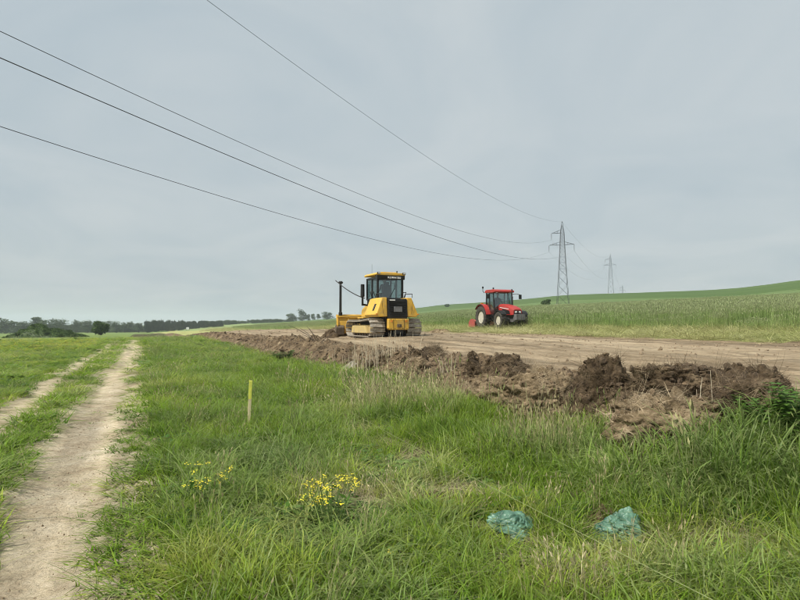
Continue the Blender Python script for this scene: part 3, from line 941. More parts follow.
# ---------------------------------------------------------------- mown stubble, litter, clods, root fibres
P_cut = mk('cut', 3, 'cut_straw', n=26, rad=.5, h0=.5, h1=1.0, w=.022, bend=.9, lean=1.0, seg=3, droop=.35)
def band(t0, t1, s0, s1, dens_fn):
    out = []
    for a, b, de in dens_fn:
        n = int((t1 - t0) * (b - a) * de)
        out.append(np.stack([RNG.uniform(a, b, n), RNG.uniform(t0, t1, n)], 1))
    q = np.concatenate(out); return q[:, 0], q[:, 1]
s, t = band(19.0, 25.2, 0, 200, ((4, 40, 26), (40, 90, 12), (90, 220, 4)))
x, y = xy(s, t)
ok = (t > 19.5 + .45 * fbm2(s / 1.6, t / 1.0, 3, 61)) | (RNG.random(len(s)) < .25)
x, y, s, t = x[ok], y[ok], s[ok], t[ok]; n = len(x)
hh = RNG.uniform(.08, .22, n) * (1 + .9 * sstep(23.2, 24.6, t)); wsz = RNG.uniform(.3, .6, n) * (1 + .012 * s)
scatter('mown_stubble', np.stack([x, y, gz(x, y)], 1), P_cut, (RNG.random(n) * 3).astype(int), np.stack([RNG.normal(0, .2, n), RNG.normal(0, .2, n), RNG.uniform(0, 6.28, n)], 1),
        np.stack([wsz, wsz, hh], 1), np.clip(.45 + .45 * fbm2(s / 5, t / .9, 3, 131) + RNG.normal(0, .15, n), 0, 1), label='cut yellow-green stubble on the mown strip', cat='stubble')

def clod_proto(i, mm=None):
    bm = bmesh.new(); bmesh.ops.create_icosphere(bm, subdivisions=2, radius=1.0)
    P = np.array([v.co[:] for v in bm.verts])
    P = P * (1 + .45 * fbm3(P * 1.3 + i * 7.7, 3, 140 + i))[:, None] * np.array([1, .8, .62])
    f = [tuple(v.index for v in q.verts) for q in bm.faces]; bm.free()
    return proto('clod_%d' % i, P, f, mm or ('bank_crumb', 'crumb', 'dark_crumb')[i % 3])
def chunk_proto(i, mm):
    bm = bmesh.new(); bmesh.ops.create_icosphere(bm, subdivisions=4, radius=1.0)
    n = np.array([v.co[:] for v in bm.verts]); f = [tuple(v.index for v in q.verts) for q in bm.faces]; bm.free()
    rgl = np.random.default_rng(300 + i); N_ = rgl.normal(size=(16, 3)); N_ /= np.linalg.norm(N_, axis=1, keepdims=True); c_ = rgl.uniform(.6, 1.0, 16)
    dt = n @ N_.T; r_ = np.min(np.where(dt > .2, c_ / np.maximum(dt, .2), 9), axis=1).clip(.5, 1.35)
    r_ = r_ * (1 + .25 * fbm3(n * 2.2 + i * 7.7, 3, 160 + i)) + .13 * np.abs(fbm3(n * 7 + i, 3, 170 + i))
    return proto('clod_%d' % i, n * r_[:, None] * np.array([1, .8, .7]), f, mm)
P_clod = [clod_proto(i) for i in range(6)] + [chunk_proto(6, 'bank_earth'), chunk_proto(7, 'dark_sod'), chunk_proto(8, 'dark_sod'), chunk_proto(9, 'straw_sod')]
sA, tA = band(6.6, 20.2, 0, 120, ((3, 30, 9), (30, 70, 3.0), (70, 160, .6)))
keepc = fbm2(sA / 3.0, tA / .8, 3, 133) > RNG.uniform(-.6, .9, len(sA)); sA, tA = sA[keepc], tA[keepc]
sB, tB = band(5.4, 8.6, 0, 90, ((4.6, 16, 230), (16, 40, 70), (40, 100, 10)))
keepb = bank_h(sB, tB) > .05; sB, tB = sB[keepb], tB[keepb]
xA, yA = xy(sA, tA); xB, yB = xy(sB, tB)
s = np.concatenate([sA, sB]); t = np.concatenate([tA, tB]); x = np.concatenate([xA, xB]); y = np.concatenate([yA, yB]); n = len(x)
z = gz(x, y) + np.where(np.arange(n) < len(sA), 0, np.maximum(bank_h(s, t) - .05, 0))
rad = .008 + .045 * RNG.random(n) ** 5 + np.where(np.arange(n) < len(sA), 0, .012)
rad *= 1 + .012 * np.maximum(s, 0)
kinds = np.where(np.arange(n) < len(sA), (RNG.random(n) * 2).astype(int) * 3 + 1, np.where(RNG.random(n) < .16, 2, (RNG.random(n) * 2).astype(int) * 3))
lp = []
for L_ in LUMPS:
    me = L_.data; co = np.zeros(len(me.vertices) * 3); me.vertices.foreach_get('co', co); co = co.reshape(-1, 3)
    pk = RNG.choice(len(co), 420); pk = pk[co[pk, 2] > -.15]
    kd = 2 if 'dark' in me.materials[0].name else 0
    lp.append(np.concatenate([co[pk] @ np.array(Euler(L_.rotation_euler).to_matrix()).T + np.array(L_.location), np.where(RNG.random((len(pk), 1)) < .9, kd + 3 * (RNG.random((len(pk), 1)) < .5), 0)], 1))
lp = np.concatenate(lp); nl = len(lp)
lr = (.008 + .034 * RNG.random(nl) ** 3) * (1 + .02 * lp[:, 1])
x = np.concatenate([x, lp[:, 0]]); y = np.concatenate([y, lp[:, 1]]); z = np.concatenate([z, lp[:, 2]]); rad = np.concatenate([rad, lr]); kinds = np.concatenate([kinds, lp[:, 3].astype(int)]); n = len(x)
sC, tC = band(5.5, 8.0, 0, 90, ((4.8, 16, 5.5), (16, 40, 3.2), (40, 90, 1.0)))
kc = bank_h(sC, tC) > .10; sC, tC = sC[kc], tC[kc]; xC, yC = xy(sC, tC); nC = len(sC)
zC = gz(xC, yC) + np.maximum(bank_h(sC, tC) - .06, 0); rC = (.05 + .17 * RNG.random(nC) ** 2.2) * (1 - .35 * sstep(12, 24, sC)) * (1 + .006 * sC)
x = np.concatenate([x, xC]); y = np.concatenate([y, yC]); z = np.concatenate([z, zC - rC * .05]); rad = np.concatenate([rad, rC]); kinds = np.concatenate([kinds, 6 + (RNG.random(nC) * 4).astype(int)]); n = len(x)
scatter('loose_clods', np.stack([x, y, z + rad * .2], 1), P_clod, kinds, np.stack([RNG.uniform(0, 6.28, n)] * 3, 1), np.stack([rad * RNG.uniform(.7, 1.4, n)] * 3, 1), RNG.random(n),
        label='loose small soil crumbs on the bank and the bare strip', cat='soil')
# small stones and crumbs of the dirt track
s, t = band(-2.7, -.2, 0, 40, ((1.5, 12, 120), (12, 30, 30)))
R, L = rut_edges(s, t); k_ = np.minimum(R, L) < .02; s, t = s[k_], t[k_]
x, y = xy(s, t); n = len(x); rad = .003 + .010 * RNG.random(n) ** 4
scatter('track_crumbs', np.stack([x, y, gz(x, y)], 1), [clod_proto(i, 'crumb') for i in (1, 4)], (RNG.random(n) * 2).astype(int), np.stack([RNG.uniform(0, 6.28, n)] * 3, 1), np.stack([rad] * 3, 1), RNG.random(n),
        label='small dry earth crumbs lying in the track ruts', cat='soil')

# root fibres and dead grass hanging on the bank and on every big clod
P_root = mk('root', 4, 'root_fibre', n=30, rad=.5, h0=.5, h1=1.1, w=.028, bend=.9, lean=1.3, seg=4, droop=.7)
px_l = []; 
for L_ in LUMPS:
    me = L_.data; co = np.zeros(len(me.vertices) * 3); me.vertices.foreach_get('co', co); co = co.reshape(-1, 3)
    nr = np.zeros(len(me.vertices) * 3); me.vertices.foreach_get('normal', nr); nr = nr.reshape(-1, 3)
    M3 = np.array(Euler(L_.rotation_euler).to_matrix())
    pick = RNG.choice(len(co), 170, replace=False)
    pick = pick[co[pick, 2] > -.12]
    px_l.append(np.concatenate([co[pick] @ M3.T + np.array(L_.location), nr[pick] @ M3.T, np.full((len(pick), 1), .8 if 'straw_sod' in me.materials[0].name else .25)], 1))
q = np.concatenate(px_l)
sB, tB = band(5.3, 8.2, 0, 60, ((4.8, 16, 40), (16, 40, 14)))
kb = bank_h(sB, tB) > .04; sB, tB = sB[kb], tB[kb]; xB, yB = xy(sB, tB)
zB = gz(xB, yB) + np.maximum(bank_h(sB, tB) - .05, 0)
q = np.concatenate([q, np.stack([xB, yB, zB, xB * 0 + RNG.normal(0, .3, len(xB)), xB * 0 + RNG.normal(0, .3, len(xB)) - .4, xB * 0 + 1, np.clip(.5 + .5 * fbm2(sB / .8, tB / .8, 2, 151), 0, 1)], 1)])
n = len(q); ex = np.zeros((n, 3))
for i in range(n):
    v_ = Vector(q[i, 3:6]);
    ex[i] = (v_.to_track_quat('Z', 'Y') @ Euler((0, 0, RNG.uniform(0, 6.28))).to_quaternion()).to_euler()[:]
wsz = RNG.uniform(.06, .15, n) * (1 + .02 * q[:, 1])
scatter('dead_roots', q[:, :3], P_root, (RNG.random(n) * 4).astype(int), ex, np.stack([wsz, wsz, wsz * .4], 1), np.clip(q[:, 6] + RNG.normal(0, .2, n), 0, 1), label='dead roots and matted grass clinging to the turned sods', cat='roots')

# yellow meadow flowers far left, pale specks
bm = [(.0, 0, 0)]
v, f, a, s_ = leafy(14, .4, .22, .9)
P_flo = [proto('yellow_%d' % i, *(lambda r: (r[0], r[1], 'petal', r[2], r[3]))(leafy(12, .45, .14, 1.0))) for i in range(3)]
X = []
for i in range(1500):
    pxx = RNG.uniform(-60, 112); pyy = 347 + RNG.normal(0, 4.0) + (0 if RNG.random() < .85 else RNG.uniform(0, 30))
    r_ = ray(pxx, pyy)
    D_ = 1.6 / max(-r_[2] / r_[1], .008)
    if D_ < 90: X.append((r_[0] / r_[1] * D_, D_))
X = np.array(X); n = len(X)
_, tt_ = st(X[:, 0], X[:, 1]); X = X[tt_ < -3.0]; n = len(X)
sc_ = RNG.uniform(.12, .34, n) * np.clip(X[:, 1] / 40, .3, 1.3)
scatter('meadow_flowers', np.stack([X[:, 0], X[:, 1], gz(X[:, 0], X[:, 1]) + .17], 1), P_flo, (RNG.random(n) * 3).astype(int), np.stack([X[:, 0] * 0, X[:, 0] * 0, RNG.uniform(0, 6.28, n)], 1), np.stack([sc_, sc_, sc_ * .5], 1), RNG.random(n),
        label='band of yellow flowers in the meadow at far left', cat='flowers')

# ================================================================ MACHINES
mat('yellow_paint', (.70, .415, .055), .5, col2=(.50, .33, .10), nscale=4.0, spec=.4, bump=.05, detail=10, lo=.30, hi=.55)
mat('yellow_dusty', (.56, .42, .15), .8, col2=(.42, .33, .17), nscale=3.5, bump=.15)
mat('black_paint', (.010, .0105, .011), .5, col2=(.018, .018, .017), nscale=4)
mat('black_grille', (.006, .006, .006), .7, col2=(.010, .010, .010), nscale=8)
mat('track_steel', (.46, .42, .35), .8, .1, col2=(.25, .21, .16), nscale=7, bump=.3)
mat('dirty_steel', (.16, .125, .09), .85, .1, col2=(.10, .075, .05), nscale=6, bump=.4)
mat('white_paint', (.75, .75, .73), .5, col2=(.66, .66, .64))
mat('rubber', (.030, .029, .027), .85, col2=(.075, .065, .05), nscale=5, bump=.3, bscale=40)
mat('red_paint', (.40, .026, .022), .45, col2=(.27, .045, .032), nscale=3.5, spec=.45, detail=9, lo=.3, hi=.6, bump=.04)
mat('red_faded', (.40, .075, .06), .7, col2=(.28, .07, .055), nscale=4, bump=.15)
mat('rim_cream', (.55, .52, .43), .6, col2=(.42, .38, .30), nscale=6)
mat('grey_metal', (.20, .20, .20), .6, .3, col2=(.13, .125, .12), nscale=6)
mat('lamp_glass', (.70, .70, .66), .15, spec=.6)
mat('lamp_orange', (.75, .25, .03), .3)
mat('seat_cloth', (.05, .05, .055), .9)
mat('skin', (.50, .32, .24), .6)
mat('shirt_dark', (.05, .06, .08), .9, col2=(.035, .045, .06))
mat('shirt_grey', (.10, .10, .11), .9)
mat('trousers', (.045, .05, .07), .9)
mat('cap_dark', (.03, .03, .035), .9)
glass_mat('cab_glass', (.66, .74, .73), .12)

def person(name, loc, rz, label, shirt):
    """seated driver: one continuous skinned body, hands forward on the controls"""
    J = {'pelvis': (0, 0, .06), 'belly': (0, .02, .24), 'chest': (0, .0, .44), 'neck': (0, .0, .60), 'head0': (0, .02, .68), 'head1': (0, .03, .80), 'head2': (0, .02, .89)}
    E = [('pelvis', 'belly'), ('belly', 'chest'), ('chest', 'neck'), ('neck', 'head0'), ('head0', 'head1'), ('head1', 'head2')]
    R_ = {'pelvis': .15, 'belly': .14, 'chest': .155, 'neck': .055, 'head0': .075, 'head1': .095, 'head2': .06}
    for sd, sg in (('l', -1), ('r', 1)):
        J.update({'sh' + sd: (sg * .19, 0, .53), 'el' + sd: (sg * .25, .12, .27), 'wr' + sd: (sg * .17, .36, .30), 'ha' + sd: (sg * .15, .43, .32),
                  'hip' + sd: (sg * .10, .06, .03), 'kn' + sd: (sg * .15, .48, .08), 'an' + sd: (sg * .14, .56, -.33), 'to' + sd: (sg * .14, .70, -.37)})
        E += [('chest', 'sh' + sd), ('sh' + sd, 'el' + sd), ('el' + sd, 'wr' + sd), ('wr' + sd, 'ha' + sd), ('pelvis', 'hip' + sd), ('hip' + sd, 'kn' + sd), ('kn' + sd, 'an' + sd), ('an' + sd, 'to' + sd)]
        R_.update({'sh' + sd: .075, 'el' + sd: .05, 'wr' + sd: .032, 'ha' + sd: .04, 'hip' + sd: .10, 'kn' + sd: .07, 'an' + sd: .045, 'to' + sd: .04})
    ks = list(J)
    root = empty(name, loc, rz, label=label, cat='person')
    me = bpy.data.meshes.new('body')
    me.from_pydata([J[k] for k in ks], [(ks.index(a), ks.index(b)) for a, b in E], [])
    o = bpy.data.objects.new('body', me); COL.objects.link(o); o.parent = root
    sk = o.modifiers.new('skin', 'SKIN'); sk.use_smooth_shade = True
    for i, k in enumerate(ks):
        d = me.skin_vertices[0].data[i]; d.radius = (R_[k], R_[k] * (.8 if k in ('chest', 'belly', 'pelvis') else 1)); d.use_root = (k == 'pelvis')
    o.modifiers.new('sub', 'SUBSURF').levels = 1
    me.materials.append(MATS[shirt])
    # face, hands and trousers by height and reach in the body's own space
    m, t, b = nodes_of(name + '_cloth')
    tcn = t.nodes.new('ShaderNodeTexCoord'); sp = t.nodes.new('ShaderNodeSeparateXYZ'); t.links.new(tcn.outputs['Object'], sp.inputs[0])
    def gt(sock, v):
        n = t.nodes.new('ShaderNodeMath'); n.operation = 'GREATER_THAN'; n.inputs[1].default_value = v; t.links.new(sock, n.inputs[0]); return n.outputs[0]
    def mixc(fac, a, bcol):
        n = t.nodes.new('ShaderNodeMix'); n.data_type = 'RGBA'; t.links.new(fac, n.inputs['Factor'])
        if isinstance(a, tuple): n.inputs[6].default_value = (*a, 1)
        else: t.links.new(a, n.inputs[6])
        n.inputs[7].default_value = (*bcol, 1); return n.outputs[2]
    shc = {'shirt_dark': (.05, .06, .08), 'shirt_grey': (.11, .11, .12)}[shirt]
    c = mixc(gt(sp.outputs['Z'], .13), (.045, .05, .07), shc)
    c = mixc(gt(sp.outputs['Z'], .615), c, (.50, .32, .24))
    t.links.new(c, b.inputs['Base Color']); b.inputs['Roughness'].default_value = .85
    me.materials[0] = m
    cap = MB().lathe([(.001, .945), (.06, .935), (.10, .90), (.108, .85), (.10, .845)], (0, .02, 0), 'z', 18)
    cap.box((0, .15, .855), (.15, .12, .015))
    cap.build('cap', 'cap_dark', root, smooth=True)
    f = MB()
    f.box((0, .125, .765), (.028, .035, .05), taper=.5)
    f.build('nose', 'skin', root)
    for sg in (-1, 1):
        hd = MB()
        for k in range(4):
            hd.tube([(sg * .15 + (k - 1.5) * .018, .44, .33), (sg * .15 + (k - 1.5) * .018, .49, .335 - .004 * abs(k - 1.5)), (sg * .15 + (k - 1.5) * .018, .505, .30)], [.0095, .009, .008], 6)
        hd.tube([(sg * .12, .42, .32), (sg * .095, .46, .315), (sg * .09, .49, .30)], [.011, .010, .008], 6)
        hd.build('hand_fingers', 'skin', root)
    return root

# ---------------------------------------------------------------- bulldozer
TH = math.atan2(-UX, UY)              # heading along the strip
DZ_X, DZ_Y = at_depth(382.5, 330, 31.0)[:2]
def bulldozer():
    z0 = float(zbase(DZ_X, DZ_Y))
    root = empty('bulldozer', (DZ_X, DZ_Y, z0 - .02), TH, label='yellow tracked bulldozer with black cab seen from behind on bare soil', cat='bulldozer')
    root.scale = (.95, 1, 1)
    # tracks
    shoe = MB(); shoe.box((0, 0, .012), (.80, .185, .024)); shoe.box((0, -.06, .045), (.80, .022, .06))
    shoe_o = shoe.build('track_shoe', 'track_steel', None)
    shoe_me = shoe_o.data
    first = True
    RR, RF, YB, YF = .40, .37, -1.42, 1.52
    for sx in (-1, 1):
        cx = sx * 1.03
        fr = MB()
        fr.prism([(-1.55, .30), (-1.55, .52), (-1.2, .60), (1.2, .60), (1.5, .50), (1.5, .28), (1.1, .16), (-1.1, .16)], 'x', cx - .16, cx + .16)
        fr.prism([(-1.15, .20), (-1.0, .56), (1.05, .56), (1.2, .20)], 'x', cx + sx * .161, cx + sx * .33)
        frame = fr.build('track_frame', 'yellow_dusty', root, bevel=.015)
        for nm, yy, rr in (('sprocket', YB, RR - .04), ('idler_wheel', YF, RF - .04)):
            w = MB(); w.lathe([(.08, -.13), (.16, -.13), (rr * .6, -.06), (rr, -.06), (rr, .06), (rr * .6, .06), (.16, .13), (.08, .13)], (cx, yy, rr + .06), 'x', 24)
            w.build(nm, 'dirty_steel', frame, smooth=True)
        for k in range(6):
            w = MB(); w.lathe([(.05, -.2), (.12, -.2), (.12, .2), (.05, .2)], (cx, -1.0 + k * .4, .14), 'x', 14); w.build('track_roller', 'dirty_steel', frame)
        # shoes round the belt
        a_len = YF - YB
        per = [('b', a_len), ('f', math.pi * RF), ('t', math.hypot(a_len, 2 * (RR - RF))), ('r', math.pi * RR)]
        tot = sum(p[1] for p in per); N = 40
        for k in range(N):
            d = (k + .5) / N * tot
            if d < per[0][1]:
                y, z, ang = YB + d, .055, math.pi
            elif d < per[0][1] + per[1][1]:
                q = (d - per[0][1]) / RF
                y, z, ang = YF + (RF + .0) * math.sin(q), .055 + RF - RF * math.cos(q), math.pi + q
            elif d < per[0][1] + per[1][1] + per[2][1]:
                q = (d - per[0][1] - per[1][1]) / per[2][1]
                y, z, ang = YF + (YB - YF) * q, .055 + 2 * RF + (2 * RR - 2 * RF) * q - .05 * math.sin(math.pi * q), 0 + 2 * math.pi
            else:
                q = (d - per[0][1] - per[1][1] - per[2][1]) / RR
                y, z, ang = YB - RR * math.sin(q), .055 + RR + RR * math.cos(q), q
            if first: o = shoe_o; first = False
            else: o = bpy.data.objects.new('track_shoe', shoe_me); COL.objects.link(o)
            o.parent = frame; o.location = (cx, y, z); o.rotation_euler = (ang, 0, 0)
    # chassis and rear
    h = MB(); h.prism([(-1.75, .42), (-1.85, .95), (-1.85, 1.02), (1.9, 1.02), (2.0, .8), (1.7, .42)], 'x', -.60, .60)
    h.build('chassis', 'black_paint', root, bevel=.02)
    c = MB(); c.prism([(-.50, .36), (.50, .36), (.56, .44), (.56, .90), (-.56, .90), (-.56, .44)], 'y', -2.16, -1.86)
    rb = c.build('rear_bumper', 'yellow_paint', root, bevel=.03)
    d = MB(); d.box((0, -2.20, .56), (.22, .12, .14)); d.box((0, -2.28, .56), (.10, .12, .05)); d.build('tow_hitch', 'dirty_steel', rb)
    for sx in (-1, 1):
        e = MB(); e.lathe([(.0, -.02), (.05, -.02), (.05, .02), (.0, .02)], (sx * .4, -2.17, .78), 'y', 12); e.build('rear_lamp', 'lamp_orange', rb)
    e = MB(); e.box((0, -1.95, .27), (.55, .3, .2)); e.tube([(-.25, -1.9, .3), (-.25, -2.0, .05)], .05); e.tube([(.25, -1.9, .3), (.25, -2.0, .05)], .05); e.build('drawbar_mount', 'black_paint', root)
    # radiator housing and grille
    g = MB(); g.prism([(-2.02, .92), (-1.95, 1.88), (-.9, 1.88), (-.9, .92)], 'x', -.53, .53); rh = g.build('radiator_housing', 'black_paint', root, bevel=.02)
    for k in range(9):
        z = 1.02 + k * .088
        b_ = MB(); b_.box((0, -2.035 + .073 * (z - .92) / .96, z), (.86, .03, .035), rot=(.3, 0, 0)); b_.build('grille_slat', 'black_grille', rh)
    b_ = MB(); b_.box((0, -2.04, 1.36), (.46, .02, .26), rot=(-.073, 0, 0)); b_.build('grille_panel', 'grey_metal', rh)
    # yellow shoulders over the tracks
    for sx in (-1, 1):
        s_ = MB()
        sec = [(.56, 1.0), (1.10, .98), (1.20, 1.10), (.83, 1.93), (.56, 1.93)]
        v = []
        for yy, kx in ((-1.98, .93), (-1.90, 1.0), (-.75, 1.0), (-.15, .86)):
            for x_, z_ in sec:
                xx = .56 + (x_ - .56) * kx
                v.append((sx * xx, yy + (z_ - 1.0) * (.06 if yy < -1 else 0), z_ if yy < -.5 else min(z_, 1.9)))
        n = len(sec); f = [tuple(range(n)), tuple(range(3 * n, 4 * n))[::-1]]
        for r in range(3):
            f += [(r * n + k, r * n + (k + 1) % n, (r + 1) * n + (k + 1) % n, (r + 1) * n + k) for k in range(n)]
        s_.add(v, f); sh = s_.build('fender', 'yellow_paint', root, bevel=.035)
        p_ = MB(); p_.prism([(.90, 1.30), (.985, 1.31), (.915, 1.58), (.83, 1.57)], 'y', -2.0, -1.985)
        if sx > 0: p_.v = [(-x_, y_ + .005, z_) for x_, y_, z_ in p_.v]
        # model lettering plate on the flank, dark band
        m_ = MB(); m_.box((sx * (1.045), -1.42, 1.46), (.012, .22, .36), rot=(0, -sx * .42, 0)); m_.build('dark_decal', 'black_paint', sh)
        m2 = MB(); m2.box((sx * 1.15, -1.99, 1.12), (.10, .05, .05)); m2.build('tail_lamp', 'lamp_orange', sh)
        st_ = MB(); st_.box((sx * .98, .35, .96), (.34, .9, .05)); st_.build('step_plate', 'yellow_paint', root, bevel=.01)
        hr = MB(); hr.tube([(sx * .80, -1.0, 1.95), (sx * .93, -1.0, 2.25), (sx * .93, -.55, 2.25), (sx * .82, -.55, 1.95)], .02); hr.build('handrail', 'black_paint', root)
    # seams, bolts, rails and hoses
    for x_ in (-.44, -.22, .22, .44):
        for z_ in (.42, .86):
            MB().lathe([(.0, -.02), (.022, -.02), (.022, .0), (.0, .0)], (x_, -2.165, z_), 'y', 6).build('bolt', 'dirty_steel', rb)
    for sx in (-1, 1):
        MB().box((sx * .30, -2.167, .63), (.012, .012, .5)).build('panel_seam', 'black_paint', rb)
        MB().tube([(sx * .50, -2.02, 1.0), (sx * .50, -2.10, 1.05), (sx * .50, -2.02, 1.8), (sx * .50, -1.96, 1.85)], .016, 6).build('grab_rail', 'black_paint', root)
        MB().tube([(sx * .62, -1.2, .95), (sx * .78, -.9, .80), (sx * .72, -.4, .86), (sx * .60, .1, .7)], .022, 6).build('hydraulic_hose', 'black_paint', root)
        MB().tube([(sx * .86, -1.9, 1.94), (sx * .86, -1.9, 2.12), (sx * .84, -1.15, 2.14), (sx * .80, -1.1, 1.95)], .018, 6).build('grab_rail', 'black_paint', root)
        for k_ in range(5):
            MB().box((sx * .975, -.55 - .0 * k_, 1.18 + k_ * .07), (.012, .5, .02), rot=(0, -sx * .42, 0)).build('louvre', 'black_paint', root)
        MB().box((sx * .82, -1.99, 1.45), (.012, .012, .62), rot=(0, sx * .12, 0)).build('panel_seam', 'black_paint', root)
    MB().box((-.30, -2.03, 1.80), (.3, .02, .06)).build('warning_decal', 'white_paint', root)
    for k_ in range(3):
        MB().box((-.98, -.05 - k_ * .02, .62 + k_ * .16), (.16, .34, .025)).build('ladder_step', 'black_paint', root)
    # engine hood
    e = MB(); e.prism([(.35, 1.0), (.35, 1.92), (.7, 1.86), (1.85, 1.45), (2.0, 1.3), (2.0, .9)], 'x', -.48, .48); hd = e.build('engine_hood', 'yellow_paint', root, bevel=.04)
    # cab: floor tub, four corner posts, glass, roof
    tb = MB(); tb.box((0, -.22, 1.45), (1.36, 1.55, .86)); tb.build('cab_base', 'black_paint', root, bevel=.02)
    XB, XT, YR, YFm = .70, .68, -1.02, .50
    posts = {}
    for nm, x_, y_ in (('l', -1, YR), ('r', 1, YR), ('l', -1, YFm), ('r', 1, YFm), ('m', -1, -.25), ('m', 1, -.25)):
        wdt = .10 if y_ == YR else .07
        b_ = MB(); b_.box((x_ * XB, y_, 2.43), (wdt, .11, 1.12)); b_.build('cab_post', 'black_paint', root, bevel=.012)
    for z_ in (1.905, 2.955):
        b_ = MB()
        for y_ in (YR, YFm): b_.box((0, y_, z_), (1.28, .09, .09))
        for x_ in (-XB, XB): b_.box((x_, (YR + YFm) / 2, z_), (.085, 1.38, .085))
        b_.build('cab_frame', 'black_paint', root, bevel=.008)
    for nm, c_, s_ in (('rear_window', (0, YR, 2.43), (1.28, .012, .96)), ('front_window', (0, YFm, 2.43), (1.30, .012, .96)), ('side_window', (-XB, -.64, 2.43), (.012, .64, .96)), ('side_window', (XB, -.64, 2.43), (.012, .64, .96)), ('door_window', (-XB, .12, 2.43), (.012, .64, .96)), ('door_window', (XB, .12, 2.43), (.012, .64, .96))):
        w = MB(); w.box(c_, s_); w.build(nm, 'cab_glass', root)
    w = MB(); w.box((.12, YR - .02, 2.2), (.02, .02, .5), rot=(0, .5, 0)); w.build('wiper', 'black_paint', root)
    rf = MB(); rf.prism([(-.80, 3.07), (.80, 3.07), (.84, 3.12), (.78, 3.20), (-.78, 3.20), (-.84, 3.12)], 'y', -1.16, .62)
    roof = rf.build('cab_roof', 'yellow_paint', root, bevel=.025)
    vs = MB(); vs.prism([(-1.155, 2.86), (-1.185, 3.068), (-.9, 3.068), (-.9, 2.96)], 'x', -.79, .79); visor = vs.build('roof_visor', 'black_paint', roof, bevel=.01)
    cu = bpy.data.curves.new('lettering', 'FONT'); cu.body = 'KOMATSU'; cu.size = .155; cu.align_x = 'CENTER'; cu.align_y = 'CENTER'; cu.extrude = .004; cu.offset = .004; cu.space_character = 1.05
    to = bpy.data.objects.new('lettering', cu); COL.objects.link(to)
    dg = bpy.context.evaluated_depsgraph_get(); me = bpy.data.meshes.new_from_object(to.evaluated_get(dg)); bpy.data.objects.remove(to)
    lo = bpy.data.objects.new('lettering', me); COL.objects.link(lo); me.materials.clear(); me.materials.append(MATS['white_paint'])
    lo.parent = visor; lo.location = (.18, -1.181, 2.965); lo.rotation_euler = (math.pi / 2 - .14, 0, 0)
    for x_ in (-.72, .72):
        l_ = MB(); l_.box((x_, -1.22, 3.17), (.16, .09, .10)); wl = l_.build('work_lamp', 'black_paint', roof, bevel=.01)
        q_ = MB(); q_.box((x_, -1.268, 3.17), (.12, .008, .07)); q_.build('lamp_lens', 'lamp_glass', wl)
    MB().tube([(-.5, .3, 3.2), (-.5, .3, 3.75)], .008, 6).build('antenna', 'black_paint', roof); MB().tube([(.45, -.9, 3.2), (.45, -.9, 3.33)], .03, 8).build('beacon', 'black_paint', roof)
    ac = MB(); ac.box((.05, -.4, 3.235), (.9, .7, .07)); ac.build('air_conditioner', 'yellow_paint', roof, bevel=.02)
    # seat
    se = MB(); se.box((0, -.28, 2.0), (.55, .52, .14)); se.box((0, -.52, 2.32), (.52, .13, .62), rot=(.1, 0, 0)); se.box((0, -.57, 2.70), (.26, .09, .16)); se.build('seat', 'seat_cloth', root, bevel=.03)
    # exhaust and mirror
    ex = MB(); ex.tube([(-.86, .78, 1.6), (-.86, .78, 2.05), (-.86, .78, 2.08), (-.86, .78, 2.72)], [.06, .06, .115, .105], 14); ex.build('exhaust_stack', 'black_paint', root, smooth=True)
    br = MB(); br.tube([(-.45, .9, 1.62), (-.86, .78, 1.66)], .05); br.build('exhaust_pipe', 'black_paint', root)
    mr = MB(); mr.tube([(.72, .45, 2.8), (.98, .5, 2.8)], .015, 6); mr.box((.98, .5, 2.62), (.16, .04, .30)); mr.build('mirror', 'black_paint', root)
    # push frame and angled blade
    pf = MB()
    for sx in (-1, 1): pf.tube([(sx * .52, .4, .42), (sx * .50, 1.9, .36), (sx * .3, 2.35, .40)], .11, 8)
    pf.tube([(-.35, 1.4, 1.0), (-.7, 2.35, .75)], .06); pf.tube([(.35, 1.4, 1.0), (.7, 2.35, .75)], .06)
    pf.build('push_frame', 'yellow_dusty', root)
    prof = [(.10, 0), (.02, .10), (-.06, .28), (-.09, .5), (-.07, .74), (0, .95), (.10, 1.14)]
    th = [(y_ - .07, z_) for y_, z_ in prof]
    bl = MB(); pr = prof + th[::-1]; W2 = 1.98
    NW = 8; n = len(pr); v = []
    for i in range(NW + 1):
        xx = -W2 + 2 * W2 * i / NW
        dip = .0 + .06 * max(0, abs(xx) / W2 - .75) * 4
        v += [(xx, y_ + 2.62, z_ * (1 - dip * .12) + .03) for y_, z_ in pr]
    f = [tuple(range(n)), tuple(NW * n + k for k in range(n))[::-1]] + [(i * n + k, i * n + (k + 1) % n, (i + 1) * n + (k + 1) % n, (i + 1) * n + k) for i in range(NW) for k in range(n)]
    bl.add(v, f); blade = bl.build('blade', 'yellow_paint', root)
    blade.rotation_euler = (0, 0, math.radians(-6)); blade.location = (.0, .02, 0)
    rb_ = MB()
    for xx in (-1.93, -1.3, -.6, .6, 1.3, 1.93): rb_.prism([(2.44, .2), (2.40, .6), (2.48, 1.02), (2.60, 1.1), (2.5, .6), (2.6, .15)], 'x', xx - .03, xx + .03)
    rb_.box((0, 2.49, 1.06), (3.90, .10, .08)); rb_.box((0, 2.47, .42), (3.90, .10, .10)); rb_.build('blade_rib', 'yellow_paint', blade)
    ce = MB(); ce.prism([(2.70, -.02), (2.76, .14), (2.72, .16), (2.64, -.02)], 'x', -2.0, 2.0); ce.build('cutting_edge', 'dirty_steel', blade)
    me_ = MB(); me_.prism([(2.40, .05), (2.36, .45), (2.5, .62), (2.74, .45), (2.76, .05)], 'x', -2.05, -1.55); me_.build('end_bit', 'dirty_steel', blade, bevel=.05)
